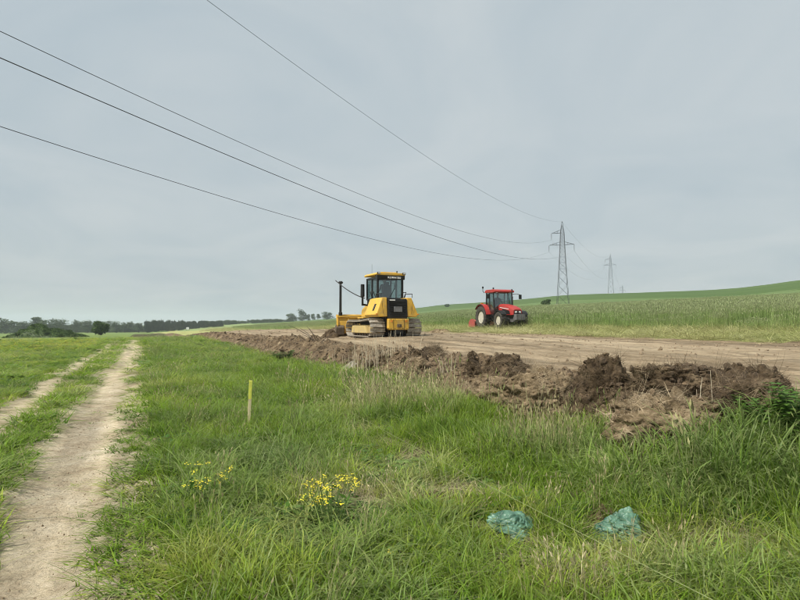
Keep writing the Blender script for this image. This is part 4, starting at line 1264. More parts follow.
    ms = MB(); ms.tube([(-1.75, 2.55, 1.1), (-1.75, 2.55, 1.28), (-1.75, 2.55, 1.30), (-1.75, 2.55, 2.86)], [.11, .11, .075, .068], 12); mast = ms.build('receiver_mast', 'black_paint', blade, smooth=True)
    rc = MB(); rc.lathe([(0, 2.86), (.13, 2.87), (.15, 2.93), (.08, 3.0), (0, 3.0)], (-1.75, 2.55, 0), 'z', 16); rc.build('receiver', 'black_paint', mast)
    cb = MB(); a0 = Vector((-1.77, 2.75, 3.03)); a1 = Vector((-.80, .6, 1.98)); P_ = []
    for i in range(13):
        q = i / 12; p = a0.lerp(a1, q); p.z -= .20 * 4 * q * (1 - q) * .6; P_.append(p)
    cb.tube(P_, .026, 6); cb.build('receiver_cable', 'black_paint', root)
    return root
dozer = bulldozer()
hx, hy = math.cos(TH), math.sin(TH)
def dz(x, y, z): return (DZ_X + x * hx - y * hy, DZ_Y + x * hy + y * hx, dozer.location.z + z)
person('person', dz(0, -.30, 2.08), TH, 'driver in dark cap and shirt seated in the bulldozer cab', 'shirt_grey')
# soil rolled up before the blade
def heap(name, loc, w, d, h, label, seed, material='bank_earth', rz=0.0, cat='soil heap'):
    g = 46; U, Vv = np.meshgrid(np.linspace(-1, 1, g), np.linspace(-1, 1, g), indexing='ij')
    rr = np.sqrt(U ** 2 + Vv ** 2) + .16 * fbm2(U * 2.2 + seed, Vv * 2.2, 3, seed)
    Z = h * np.clip(1 - rr ** 1.6, 0, 1) ** .8 * (1 + .7 * fbm2(U * 5 + seed, Vv * 5, 5, seed + 3, .65)) - .09
    P = np.stack([U * w / 2, Vv * d / 2, Z], -1).reshape(-1, 3)
    i_, j_ = np.meshgrid(np.arange(g - 1), np.arange(g - 1), indexing='ij')
    q = np.stack([i_ * g + j_, (i_ + 1) * g + j_, (i_ + 1) * g + j_ + 1, i_ * g + j_ + 1], -1).reshape(-1, 4)
    kp = np.ones(len(q), bool)
    o = mesh_obj(name, P, q[kp], material, smooth=True)
    o.location = loc; o.rotation_euler = (0, 0, rz)
    return tag(o, label, cat)
p_ = dz(-.3, 3.35, 0); heap('soil_heap', (p_[0], p_[1], float(zbase(p_[0], p_[1]))), 4.2, 1.5, .75, 'soil rolled up in front of the bulldozer blade', 31, rz=TH)
p_ = dz(-2.15, 2.1, 0); heap('soil_heap', (p_[0], p_[1], float(zbase(p_[0], p_[1]))), 1.1, 1.0, .5, 'grey-brown soil spilled at the left end of the bulldozer blade', 33, 'dark_sod', rz=TH)
x_, y_ = px2ground(440, 333); heap('grass_heap', (x_, y_, float(zbase(x_, y_))), 1.9, 1.1, .32, 'small dark heap of cut grass between bulldozer and tractor', 35, 'straw_sod', cat='heap')

# ---------------------------------------------------------------- tractor
TT = math.atan2(-0.395, -0.919) ; TRZ = math.atan2(-0.395, -0.919) 
def heading_rz(hx_, hy_): return math.atan2(-hx_, hy_)
TR_RZ = heading_rz(.325, -.946)
TR = at_depth(501.8, 320, 43.3)
def tyre(mb, cx, cy, r, w, lug=True):
    mb.lathe([(r * .56, -w * .42), (r * .72, -w * .5), (r * .92, -w * .49), (r * .985, -w * .36), (r * .985, w * .36), (r * .92, w * .49), (r * .72, w * .5), (r * .56, w * .42), (r * .50, w * .1), (r * .50, -w * .1), (r * .56, -w * .42)], (cx, cy, r), 'x', 36, caps=False)
    if lug:
        N = 20
        for k in range(N):
            for sd in (-1, 1):
                a = 2 * math.pi * (k + (.5 if sd > 0 else 0)) / N
                c = Vector((cx + sd * w * .22, cy + r * math.cos(a), r + r * math.sin(a)))
                mb.box(c, (w * .50, r * .075, r * .075), rot=(a, 0, 0))
    return mb
def tractor():
    z0 = float(zbase(TR.x, TR.y))
    root = empty('tractor', (TR.x, TR.y, z0), TR_RZ, label='red farm tractor with enclosed cab facing the camera at the crop edge', cat='tractor')
    for sx in (-1, 1):
        for yy, r, w, xx in ((-1.25, .84, .50, .86), (1.30, .60, .40, .84)):
            wh = tyre(MB(), sx * xx, yy, r, w).build('wheel', 'rubber', root, smooth=True)
            rm = MB(); s = sx
            rm.lathe([(r * .57, s * w * .30), (r * .52, s * w * .36), (r * .48, s * w * .18), (r * .26, s * w * .06), (r * .24, s * w * .22), (.001, s * w * .24)], (sx * xx, yy, r), 'x', 28)
            rm.build('rim', 'rim_cream', wh, smooth=True)
            for k in range(8):
                a = k * math.pi / 4
                nb = MB(); nb.lathe([(.0, 0), (.02, 0), (.02, s * .03), (0, s * .03)], (sx * xx + s * w * .21, yy + r * .18 * math.cos(a), r + r * .18 * math.sin(a)), 'x', 6)
                if r > .7: nb.build('wheel_bolt', 'grey_metal', wh)
    ax = MB(); ax.tube([(-.7, -1.25, .84), (.7, -1.25, .84)], .14, 10); ax.tube([(-.7, 1.30, .60), (.7, 1.30, .60)], .10, 10); ax.build('axle', 'grey_metal', root)
    ch = MB(); ch.box((0, .1, .85), (.55, 2.9, .42)); ch.box((0, 1.6, .62), (.4, .7, .3)); ch.build('chassis', 'grey_metal', root, bevel=.03)
    # hood: lofted sections
    secs = [(.28, .40, 1.04, 1.78), (.9, .42, 1.02, 1.74), (1.6, .42, .98, 1.62), (2.05, .40, .96, 1.48), (2.25, .34, .98, 1.36)]
    v = []; n = 10
    for yy, hw, zb, zt in secs:
        sh_ = .16
        pr = [(-hw, zb), (-hw, zt - sh_ * 1.3), (-hw * .93, zt - sh_ * .5), (-hw * .7, zt - .03), (-hw * .25, zt), (hw * .25, zt), (hw * .7, zt - .03), (hw * .93, zt - sh_ * .5), (hw, zt - sh_ * 1.3), (hw, zb)]
        v += [(x, yy, z) for x, z in pr]
    f = [tuple(range(n)), tuple(range((len(secs) - 1) * n, len(secs) * n))[::-1]] + [(i * n + k, i * n + (k + 1) % n, (i + 1) * n + (k + 1) % n, (i + 1) * n + k) for i in range(len(secs) - 1) for k in range(n)]
    hood = MB().add(v, f).build('hood', 'red_paint', root, smooth=True)
    gr = MB(); gr.prism([(-.28, 1.02), (.28, 1.02), (.26, 1.27), (-.26, 1.27)], 'y', 2.24, 2.275); gr.build('front_grille', 'black_grille', hood)
    for sx in (-1, 1):
        hl = MB(); hl.prism([(sx * .06, 1.12), (sx * .24, 1.10), (sx * .23, 1.22), (sx * .08, 1.24)], 'y', 2.276, 2.30); hl.build('headlight', 'lamp_glass', hood)
        sg = MB(); sg.prism([(.75, 1.08), (1.95, 1.02), (1.85, 1.26), (.85, 1.42)], 'x', sx * .425, sx * .428) if sx > 0 else sg.prism([(.75, 1.08), (1.95, 1.02), (1.85, 1.26), (.85, 1.42)], 'x', -.428, -.425)
        sg.build('side_vent', 'black_grille', hood)
        st_ = MB(); st_.prism([(.5, 1.50), (1.75, 1.36), (1.75, 1.40), (.5, 1.545)], 'x', sx * .424 - .003, sx * .424 + .003); st_.build('white_stripe', 'white_paint', hood)
    # front weights and linkage
    fw = MB()
    for k in range(7): fw.box((-.30 + k * .10, 2.50, .82), (.085, .36, .40))
    fw.build('front_weight', 'grey_metal', root, bevel=.01)
    fl = MB(); fl.box((0, 2.25, .72), (.5, .3, .3)); fl.build('front_frame', 'grey_metal', root)
    # cab
    cbm = MB(); cbm.prism([(-1.05, 1.02), (-1.05, 1.28), (-.75, 1.42), (.30, 1.42), (.30, .80), (-.5, .80)], 'x', -.62, .62); cbm.build('cab_base', 'black_paint', root, bevel=.02)
    for sx in (-1, 1):
        for (y0, z0_), (y1, z1), w in (((-1.0, 1.3), (-.92, 2.62), .08), ((.28, 1.35), (.12, 2.62), .075), ((-.42, 1.38), (-.44, 2.62), .055)):
            p = MB(); d = (y1 - y0); p.prism([(y0 - w / 2, z0_), (y0 + w / 2, z0_), (y1 + w / 2, z1), (y1 - w / 2, z1)], 'x', sx * .74 - .03, sx * .74 + .03); p.build('cab_post', 'black_paint', root)
        g = MB(); g.prism([(-.38, 1.0), (.26, 1.0), (.12, 2.58), (-.41, 2.58)], 'x', sx * .74 - .006, sx * .74 + .006); dr = g.build('door_window', 'cab_glass', root)
        hn = MB(); hn.box((sx * .765, -.25, 1.5), (.03, .14, .03)); hn.build('door_handle', 'black_paint', dr)
        g = MB(); g.prism([(-.96, 1.4), (-.45, 1.4), (-.47, 2.58), (-.90, 2.58)], 'x', sx * .74 - .006, sx * .74 + .006); g.build('side_window', 'cab_glass', root)
        # lower door frame and steps
        s3 = MB(); s3.prism([(-.40, .96), (.28, .96), (.28, 1.03), (-.40, 1.03)], 'x', sx * .74 - .025, sx * .74 + .025); s3.build('door_sill', 'black_paint', root)
        for k in range(3):
            q = MB(); q.box((sx * .80, .02, .40 + k * .22), (.24, .34, .03)); q.build('step', 'black_paint', root)
        tk = MB(); tk.box((sx * .58, .15, .68), (.30, .75, .42)); tk.build('fuel_tank', 'black_paint', root, bevel=.05)
        # rear fender: arc over the wheel
        fd = MB(); v = []; n = 15
        for k in range(n):
            a = math.radians(12 + 128 * k / (n - 1))
            r = .98
            y_, z_ = -1.25 + r * math.cos(a), .84 + r * math.sin(a)
            y2, z2 = -1.25 + (r - .05) * math.cos(a), .84 + (r - .05) * math.sin(a)
            v += [(sx * .60, y_, z_), (sx * 1.10, y_, z_), (sx * 1.14, y2 - 0, z2 - .03), (sx * .60, y2, z2)]
        f = [(0, 1, 2, 3), tuple(4 * (n - 1) + i for i in range(4))[::-1]] + [(4 * k + i, 4 * k + (i + 1) % 4, 4 * k + 4 + (i + 1) % 4, 4 * k + 4 + i) for k in range(n - 1) for i in range(4)]
        fn = MB().add(v, f).build('rear_fender', 'red_paint', root, smooth=True)
        lip = MB(); lip.tube([(sx * 1.13, -1.25 + .955 * math.cos(math.radians(12 + 128 * k / 14)), .84 + .955 * math.sin(math.radians(12 + 128 * k / 14)) - .01) for k in range(15)], .03, 6); lip.build('fender_lip', 'black_paint', fn)
        tl = MB(); tl.box((sx * .95, -1.25, 1.86), (.18, .10, .07)); tl.build('fender_lamp', 'lamp_orange', fn)
        # front mudguard
        v = []; n = 9
        for k in range(n):
            a = math.radians(35 + 110 * k / (n - 1)); y_, z_ = 1.30 + .70 * math.cos(a), .60 + .70 * math.sin(a); y2, z2 = 1.30 + .67 * math.cos(a), .60 + .67 * math.sin(a)
            v += [(sx * .64, y_, z_), (sx * 1.05, y_, z_), (sx * 1.05, y2, z2), (sx * .64, y2, z2)]
        f = [(0, 1, 2, 3), tuple(4 * (n - 1) + i for i in range(4))[::-1]] + [(4 * k + i, 4 * k + (i + 1) % 4, 4 * k + 4 + (i + 1) % 4, 4 * k + 4 + i) for k in range(n - 1) for i in range(4)]
        MB().add(v, f).build('front_mudguard', 'black_paint', root, smooth=True)
        mr = MB(); mr.tube([(sx * .74, .15, 2.5), (sx * 1.05, .35, 2.52), (sx * 1.28, .38, 2.46)], .018, 6); mr.box((sx * 1.30, .38, 2.30), (.20, .06, .32)); mr.build('mirror', 'black_paint', root)
        wl = MB(); wl.box((sx * .55, .30, 2.60), (.16, .06, .09)); wl.build('work_lamp', 'lamp_glass', root)
    ws = MB(); ws.prism([(.29, 1.42), (.30, 1.42), (.145, 2.58), (.135, 2.58)], 'x', -.69, .69); ws.build('windscreen', 'cab_glass', root)
    rw = MB(); rw.prism([(-1.0, 1.35), (-.99, 1.35), (-.91, 2.58), (-.92, 2.58)], 'x', -.69, .69); rw.build('rear_window', 'cab_glass', root)
    rf = MB(); rf.prism([(-1.05, 2.60), (.36, 2.60), (.44, 2.66), (.38, 2.76), (.1, 2.83), (-.9, 2.83), (-1.1, 2.76), (-1.12, 2.66)], 'x', -.80, .80); roof = rf.build('cab_roof', 'red_paint', root, bevel=.04)
    bc = MB(); bc.lathe([(.0, 2.83), (.055, 2.83), (.055, 2.98), (.03, 3.01), (0, 3.01)], (.35, -.6, 0), 'z', 12); bc.build('beacon', 'black_paint', roof)
    ex = MB(); ex.tube([(-.55, .42, 1.6), (-.62, .42, 1.7), (-.62, .42, 2.3), (-.62, .42, 2.34), (-.62, .38, 2.85)], [.05, .065, .065, .04, .04], 10); ex.build('exhaust_stack', 'black_paint', root, smooth=True)
    rl = MB(); rl.tube([(.85, -1.05, 2.62), (.95, -1.1, 2.75), (.95, -1.1, 3.05)], .025, 6); rl.box((.95, -1.1, 3.02), (.10, .06, .14)); rl.build('rear_work_lamp', 'black_paint', root)
    se = MB(); se.box((0, -.62, 1.56), (.5, .5, .14)); se.box((0, -.86, 1.86), (.48, .12, .56)); se.build('seat', 'seat_cloth', root, bevel=.03)
    sw = MB(); P_ = [(.19 * math.cos(a), -.02 + .10 * math.sin(a), 1.95 + .16 * math.sin(a)) for a in np.linspace(0, 6.283, 21)]; sw.tube(P_, .014, 6); sw.tube([(0, .0, 1.95), (0, .22, 1.45)], .025, 6); sw.build('steering_wheel', 'black_paint', root)
    return root
tr = tractor()
cx_, sx_ = math.cos(TR_RZ), math.sin(TR_RZ)
def tz(x, y, z): return (TR.x + x * cx_ - y * sx_, TR.y + x * sx_ + y * cx_, tr.location.z + z)
person('person', tz(0, -.62, 1.66), TR_RZ, 'driver in dark clothes seated in the red tractor cab', 'shirt_dark')
def mower():
    p = tz(-.15, -2.75, 0)
    root = empty('flail_mower', (p[0], p[1], float(zbase(p[0], p[1]))), TR_RZ, label='faded red flail mower hitched behind the tractor', cat='mower')
    h = MB(); h.prism([(.45, .18), (.40, .52), (.15, .66), (-.25, .62), (-.50, .40), (-.55, .16)], 'x', -1.15, 1.15); hs = h.build('housing', 'red_faded', root, bevel=.02)
    for sx in (-1, 1):
        e = MB(); e.prism([(.50, .08), (.48, .56), (.15, .70), (-.28, .66), (-.56, .42), (-.60, .08)], 'x', sx * 1.19 - .02, sx * 1.19 + .02); e.build('side_plate', 'red_faded', root)
        k_ = MB(); k_.tube([(sx * .3, .5, .55), (sx * .35, 1.1, .60)], .04, 6); k_.build('lift_arm', 'grey_metal', root)
    r = MB(); r.lathe([(.0, -1.1), (.10, -1.1), (.10, 1.1), (0, 1.1)], (0, -.45, .12), 'x', 16); r.build('roller', 'dirty_steel', root)
    g = MB(); g.box((0, .1, .72), (.35, .4, .18)); g.tube([(0, .3, .75), (0, 1.2, .72)], .05, 8); g.build('gearbox', 'grey_metal', root, bevel=.02)
    b = MB(); b.box((-.85, -.05, .72), (.5, .45, .12)); b.build('belt_cover', 'red_faded', root, bevel=.02)
    return root
mower()

# ---------------------------------------------------------------- pylons and wires
mat('galvanised', (.055, .058, .06), .75, .1, col2=(.038, .04, .042), nscale=1.0)
mat('insulator', (.10, .075, .06), .4)
mat('conductor', (.06, .062, .065), .6, .2)
P1 = np.array([49.2, 181.0]); LD = np.array([115.0, 285.0]); LD = LD / np.linalg.norm(LD); PP = np.array([LD[1], -LD[0]])
P1z = EYE + (324 - 306.5) / F * 181 + 0.2
def wbody(z): return float(np.interp(z, [0, 13.1, 18.5, 22.2, 24.4, 25.4], [1.72, .95, .68, .55, .22, .08]))
ARMS = [(22.1, 1.0, -3.2), (18.5, .9, -3.95), (18.5, .9, 3.45)]     # height, tie height, reach (minus: left)
def pylon(x, y, z, label, k=1.0, thick=1.0):
    root = empty('pylon', (x, y, z), math.atan2(PP[1], PP[0]), label=label, cat='pylon', group='pylons of the power line')
    lv = [0, 3.2, 6.2, 8.9, 11.2, 13.1, 14.8, 16.3, 17.5, 18.5, 19.5, 20.5, 21.4, 22.2, 23.1, 23.8, 24.4]
    for sx in (-1, 1):
        for sy in (-1, 1):
            m = MB(); m.tube([(sx * wbody(q) * k, sy * wbody(q) * k, q * k) for q in lv + [25.4]], .05 * thick, 4); m.build('leg', 'galvanised', root)
    for face in range(4):
        m = MB()
        for a, b in zip(lv[:-1], lv[1:]):
            wa, wb = wbody(a) * k, wbody(b) * k
            def pt(u, w_, q):
                return {0: (u * w_, w_, q * k), 1: (u * w_, -w_, q * k), 2: (w_, u * w_, q * k), 3: (-w_, u * w_, q * k)}[face]
            m.tube([pt(-1, wa, a), pt(1, wb, b)], .028 * thick, 3); m.tube([pt(1, wa, a), pt(-1, wb, b)], .028 * thick, 3)
            if a > 11: m.tube([pt(-1, wa, a), pt(1, wa, a)], .03 * thick, 3)
        m.build('bracing', 'galvanised', root)
    for ha, tie, rc in ARMS:
        m = MB(); sg = 1 if rc > 0 else -1; w = wbody(ha) * k; wt = wbody(ha + tie) * k
        tip = Vector((rc * k, 0, ha * k))
        for sy in (-1, 1):
            m.tube([(sg * w, sy * w, ha * k), tip], .042 * thick, 4); m.tube([(sg * wt, sy * wt, (ha + tie) * k), tip], .032 * thick, 4)
            for q in (.33, .66):
                a = Vector((sg * w, sy * w, ha * k)).lerp(tip, q); b = Vector((sg * wt, sy * wt, (ha + tie) * k)).lerp(tip, q); m.tube([a, b], .03 * thick, 3)
        for q in (.33, .66):
            m.tube([Vector((sg * w, -w, ha * k)).lerp(tip, q), Vector((sg * w, w, ha * k)).lerp(tip, q)], .03 * thick, 3)
        m.build('crossarm', 'galvanised', root)
        m = MB(); pr = [(.02, 0)]
        for i in range(11): pr += [(.04, -.15 - i * .14), (.14, -.19 - i * .14), (.04, -.23 - i * .14)]
        pr += [(.03, -1.9), (.001, -1.95)]
        m.lathe([(r_ * thick, h_ * k) for r_, h_ in pr], tip, 'z', 8); m.build('insulator_string', 'insulator', root)
    m = MB(); m.box((0, 0, 25.4 * k), (.3, .3, .3)); m.build('peak_cap', 'galvanised', root)
    for sx in (-1, 1):
        for sy in (-1, 1):
            m = MB(); m.box((sx * 1.72 * k, sy * 1.72 * k, .1), (.7, .7, .9)); m.build('footing', 'rim_cream', root)
    return root
P2 = np.array([164.0, 466.0]); P3 = np.array([279.0, 751.0])
P2z = float(zbase(*P2)) - .3; K2 = (EYE + (324 - 254) / F * 466 - P2z) / 25.4; P3z = EYE + (324 - 285) / F * 751 - 25.4; print('P', zbase(*P1), P1z, P2z, K2, P3z, zbase(*P3))
P1z = min(P1z, float(zbase(*P1))) if abs(P1z - float(zbase(*P1))) < 3 else P1z
pylon(*P1, P1z, 'tall lattice steel pylon nearest the red tractor')
pylon(*P2, P2z, 'mid-distance lattice pylon on the hill crest, second along the line', k=K2, thick=1.1)
pylon(*P3, P3z, 'tiny far lattice pylon on the skyline, third along the line', thick=1.2)
def wire(name, off, h1, pix, label, far=True, r=.017):
    """hanging wire in the vertical plane of its arm; its dip follows the photo's columns"""
    base = P1 + PP * off
    us, zs, ws = [0.0], [P1z + h1], [50.0]
    for px_, py_ in pix:
        r_ = ray(px_, py_)
        # base + LD*u  =  (r0,r1)*k
        A = np.array([[LD[0], -r_[0]], [LD[1], -r_[1]]]); u, k = np.linalg.solve(A, -base)
        us.append(u); zs.append(EYE + r_[2] * k); ws.append(1.0)
    c = np.polyfit(us, zs, 2, w=ws)
    U = np.linspace(-305, 0, 110)
    m = MB(); m.tube([(*(base + LD * u), float(np.polyval(c, u))) for u in U], r, 5)
    o = m.build(name, 'conductor'); tag(o, label, 'wire', 'wires between the pylons')
    print(name, off, [round(float(np.polyval(c, u) - z), 2) for u, z in zip(us, zs)], c, 'z at -305', float(np.polyval(c, -305)))
WIRES = [
    ('power_wire', ARMS[0][2], ARMS[0][0] - 1.95, [(0, 31.2), (100, 79), (200, 123.8), (300, 169), (400, 210), (510, 242)], 'middle of the three lower wires at left, hung from the upper arm'),
    ('power_wire', ARMS[2][2], ARMS[2][0] - 1.95, [(0, 57.5), (100, 102), (200, 143.3), (300, 185), (400, 224), (475, 247.5), (520, 258.5)], 'thickest-looking wire, ending at the right arm of the near pylon'),
    ('power_wire', ARMS[1][2], ARMS[1][0] - 1.95, [(0, 127), (72, 150), (200, 190), (300, 219), (400, 245.5), (480, 259.5)], 'lowest wire in the sky, ending at the lower left arm of the near pylon'),
    ('earth_wire', 0.0, 25.5, [(208, 0), (300, 68.7), (400, 138.9), (500, 201)], 'topmost thin wire running from the frame top to the pylon peak'),
]
WIRES[0] = WIRES[0][:4] + ('upper of the three wires entering at the left edge of the sky',)
for w in WIRES: wire(*w, r=.013 if w[0] == 'earth_wire' else .017)
def span(a, az, b, bz, off, ha, k2, sag, label, r=.02):
    A = Vector((*(a + PP * off), az + ha)); B = Vector((*(b + PP * off * k2), bz + ha * k2)); P_ = []
    for i in range(40):
        q = i / 39; p = A.lerp(B, q); p.z -= sag * 4 * q * (1 - q); P_.append(p)
    o = MB().tube(P_, r, 4).build('power_wire', 'conductor'); tag(o, label, 'wire', 'wires between the pylons')
for (ha, ti, rc), lb in zip(ARMS + [(27.4, 0, 0.0)], ('upper arm wire', 'lower left arm wire', 'lower right arm wire', 'peak wire')):
    span(P1, P1z, P2, P2z, rc, ha - 1.95, K2, 8.5 if rc else 6, lb + ' sagging from the near to the second pylon')
    span(P2, P2z, P3, P3z, rc, ha - 1.95, 1.0, 7, lb + ' running from the second to the farthest pylon', r=.025)

# ================================================================ TREES, PLANTS, SMALL THINGS
leaf_mat('leaf_far', (.050, .080, .034), (.10, .14, .06), nscale=2.5)
leaf_mat('leaf_conifer', (.020, .038, .018), (.036, .060, .026), nscale=3)
leaf_mat('leaf_bush', (.034, .065, .014), (.075, .125, .028), nscale=1.6)
leaf_mat('leaf_nettle', (.055, .13, .018), (.11, .21, .035), nscale=6)
mat('bark', (.10, .075, .055), .9, col2=(.06, .045, .035), nscale=12, bump=.4)
mat('stem_green', (.12, .19, .05), .7)
mat('flower_yellow', (.85, .74, .06), .6, col2=(.80, .66, .04))
mat('dry_stem', (.62, .54, .40), .8, col2=(.48, .40, .28), nscale=20)
mat('twig', (.10, .075, .055), .9)
mat('stake_wood', (.74, .62, .38), .8, col2=(.62, .50, .30), nscale=15, bump=.2)
mat('stake_paint', (.80, .78, .12), .6, col2=(.66, .66, .12), nscale=20)
mat('green_plastic', (.15, .29, .20), .36, col2=(.03, .085, .055), nscale=5, bump=.45, bscale=22, bdist=.03, spec=.4)
mat('cord_fibre', (.30, .34, .15), .8, col2=(.22, .26, .10), nscale=30)
mat('pale_stone', (.36, .33, .27), .9, col2=(.25, .22, .17), nscale=6, bump=.5)

def quads_leaves(C, size, rng, elong=1.0, flat=0.0):
    """one small tilted leaf-clump face at each centre"""
    n = len(C)
    a = rng.normal(size=(n, 3)); a /= np.linalg.norm(a, axis=1, keepdims=True)
    b = np.cross(a, rng.normal(size=(n, 3))); b /= np.linalg.norm(b, axis=1, keepdims=True)
    s = size * rng.uniform(.55, 1.35, (n, 1))
    V = np.stack([C - a * s * elong, C + b * s * .6, C + a * s * elong, C - b * s * .6], 1).reshape(-1, 3)
    return V, np.arange(4 * n).reshape(-1, 4)

def crown_points(rng, n, lobes):
    P = []
    for c, r, k in lobes:
        m = int(n * k)
        d = rng.normal(size=(m, 3)); d /= np.linalg.norm(d, axis=1, keepdims=True)
        rr = (rng.random(m) ** .45)[:, None] * (1 + .25 * fbm3(d * 2.2 + c[0] * 9, 3, 17))[:, None]
        P.append(np.array(c) + d * rr * np.array(r))
    return np.concatenate(P)

def mesh_np(name, V, Fq, material):
    me = bpy.data.meshes.new(name)
    me.vertices.add(len(V)); me.vertices.foreach_set('co', np.asarray(V, dtype=np.float32).ravel())
    k = Fq.shape[1]
    me.loops.add(Fq.size); me.loops.foreach_set('vertex_index', Fq.astype(np.int32).ravel())
    me.polygons.add(len(Fq)); me.polygons.foreach_set('loop_start', np.arange(0, Fq.size, k, dtype=np.int32))
    me.update(); me.validate(); me.materials.append(MATS[material])
    return me

# unit trees: 1 m high, about 0.8 m wide
TREES = []
for i in range(5):
    rg = np.random.default_rng(50 + i)
    lobes = [((0, 0, .52), (.30, .30, .34), .30)]
    for k in range(9):
        a = rg.random() * 6.283; r = rg.uniform(.12, .27); z = rg.uniform(.14, .84)
        s = rg.uniform(.11, .21)
        lobes.append(((r * math.cos(a) * (1.15 - z * .5), r * math.sin(a) * (1.15 - z * .5), z), (s * 1.15, s * 1.15, s), .08))
    C = crown_points(rg, 1500, lobes)
    V, Fq = quads_leaves(C, .034, rg)
    m = MB(); m.tube([(0, 0, -.05), (.01, 0, .2), (0, .01, .45), (.01, 0, .7)], [.03, .024, .018, .006], 6)
    for k in range(5):
        a = k * 1.26 + i; z0 = .22 + .07 * k
        m.tube([(0, 0, z0), (.12 * math.cos(a), .12 * math.sin(a), z0 + .12), (.22 * math.cos(a), .22 * math.sin(a), z0 + .2)], [.012, .008, .003], 5)
    tmp = m.build('trunk', 'bark'); tm = tmp.data; bpy.data.objects.remove(tmp)
    TREES.append((mesh_np('crown', V, Fq, 'leaf_far'), tm))
DARKW = []
for cm, tm in TREES:
    c2 = cm.copy(); c2.materials.clear(); c2.materials.append(MATS['leaf_conifer']); DARKW.append((c2, tm))
CONIF = []
for i in range(4):
    rg = np.random.default_rng(80 + i)
    z = rg.random(1300) ** .8; a = rg.random(1300) * 6.283
    wv = .17 * (1 - z) ** .8 * (1 + .35 * np.sin(z * 34 + a)) * np.sqrt(rg.random(1300))
    C = np.stack([wv * np.cos(a), wv * np.sin(a), .08 + .92 * z - .25 * wv], 1)
    V, Fq = quads_leaves(C, .026, rg)
    tmp = MB().tube([(0, 0, -.05), (0, 0, .5), (0, 0, .95)], [.02, .012, .003], 6).build('trunk', 'bark'); tm = tmp.data; bpy.data.objects.remove(tmp)
    CONIF.append((mesh_np('crown', V, Fq, 'leaf_conifer'), tm))

def tree(name, px, top, wpx, D, kind, label, i, group):
    r = ray(px, top); x = r[0] / r[1] * D; zt = EYE + r[2] / r[1] * D
    z0 = float(zbase(x, D)) ; h = zt - z0
    w = wpx / F * D / (.82 if kind == 't' else .36)
    root = empty(name, (x, D, z0), random.uniform(0, 6.28), label=label, cat='tree', group=group)
    root.scale = (w, w, h)
    cm, tm = (TREES if kind == 't' else CONIF)[i % (5 if kind == 't' else 4)]
    for nm, me in (('trunk', tm), ('crown', cm)):
        o = bpy.data.objects.new(nm, me); COL.objects.link(o); o.parent = root
    return h, w
ordn = ['first', 'second', 'third', 'fourth', 'fifth', 'sixth', 'seventh', 'eighth', 'ninth', 'tenth', 'eleventh', 'twelfth', 'thirteenth', 'fourteenth']
for i, (px_, top_, w_) in enumerate([(6, 318.5, 24), (24, 321.5, 18), (36, 317, 20), (50, 317.3, 22), (62, 319.6, 20), (77, 320.2, 14), (88, 320.4, 15), (97, 322, 12), (107, 319.6, 12), (117, 321.3, 13), (125, 322.6, 11), (131, 321.8, 11), (139, 323.2, 10)]):
    tree('broadleaf_tree', px_, top_ - .8, w_ * 1.1, 500 + 14 * (i % 3), 't', '%s tree from the left in the hazy treeline at far left' % ordn[i], i, 'trees of the far treeline')
for i, (px_, top_, w_, lb) in enumerate([(264, 319.0, 6, 'small lone tree at the left of the distant clump left of the bulldozer'), (291, 312.0, 12, 'rounded distant tree left of the tallest one, left of the bulldozer'), (302.5, 308.6, 11, 'tallest tree of the distant clump left of the bulldozer'),
                                     (308, 313.8, 6, 'low tree touching the right side of the tallest distant tree'), (313, 313.3, 5.5, 'slim distant tree between the tallest one and the bulldozer mast'), (318, 313.6, 6, 'small round distant tree just left of the bulldozer mast'), (327.5, 310.5, 13, 'broad distant tree behind the bulldozer mast')]):
    tree('broadleaf_tree', px_, top_, w_ * 1.1, 640, 't', lb, i + 2, 'distant trees left of the bulldozer')

def wood(name, spots, pool, label, D0):
    """a far wood that reads as one mass"""
    pts = []; sc_ = []; idx = []; rot = []
    prot = []
    for k, (cm, tm) in enumerate(pool):
        prot.append(bpy.data.objects.new('%s_kind_%d' % (name, k), cm))
    for px_, top_, w_, D in spots:
        r = ray(px_, top_); x = r[0] / r[1] * D; z0 = float(zbase(x, D)); h = EYE + r[2] / r[1] * D - z0
        w = w_ / F * D / .8
        pts.append((x, D, z0)); sc_.append((w, w, max(h, 2))); idx.append(random.randrange(len(pool))); rot.append((0, 0, random.uniform(0, 6.28)))
    scatter(name, pts, prot, idx, rot, sc_, [.5] * len(pts), label=label, cat='wood')
sp = []
for k in range(170):
    px_ = -40 + k * 1.1 + random.uniform(-1, 1)
    sp.append((px_, random.uniform(324.0, 327.0), random.uniform(8, 14), 515 + random.uniform(0, 70)))
wood('distant_wood', sp, TREES, 'low hazy wood filling in behind the far left treeline', 540)
sp = []
for k in range(210):
    px_ = 144 + 78 * random.random() ** .95
    top_ = 319.2 + abs(px_ - 158) * .022 + random.uniform(-.3, 3.6)
    sp.append((px_, top_, random.uniform(3.5, 6), 470 + random.uniform(0, 60)))
wood('conifer_wood', sp, DARKW + CONIF[:2], 'dark conifer wood on the horizon beyond the track end', 470)
sp = []
for k in range(130):
    px_ = 203 + 90 * random.random(); 
    sp.append((px_, 320.6 - (px_ - 203) * .024 + random.uniform(-.4, 1.6), random.uniform(4, 7), 600 + random.uniform(0, 40)))
wood('far_hedge', sp, TREES, 'pale green hedge line along the horizon left of the bulldozer', 600)

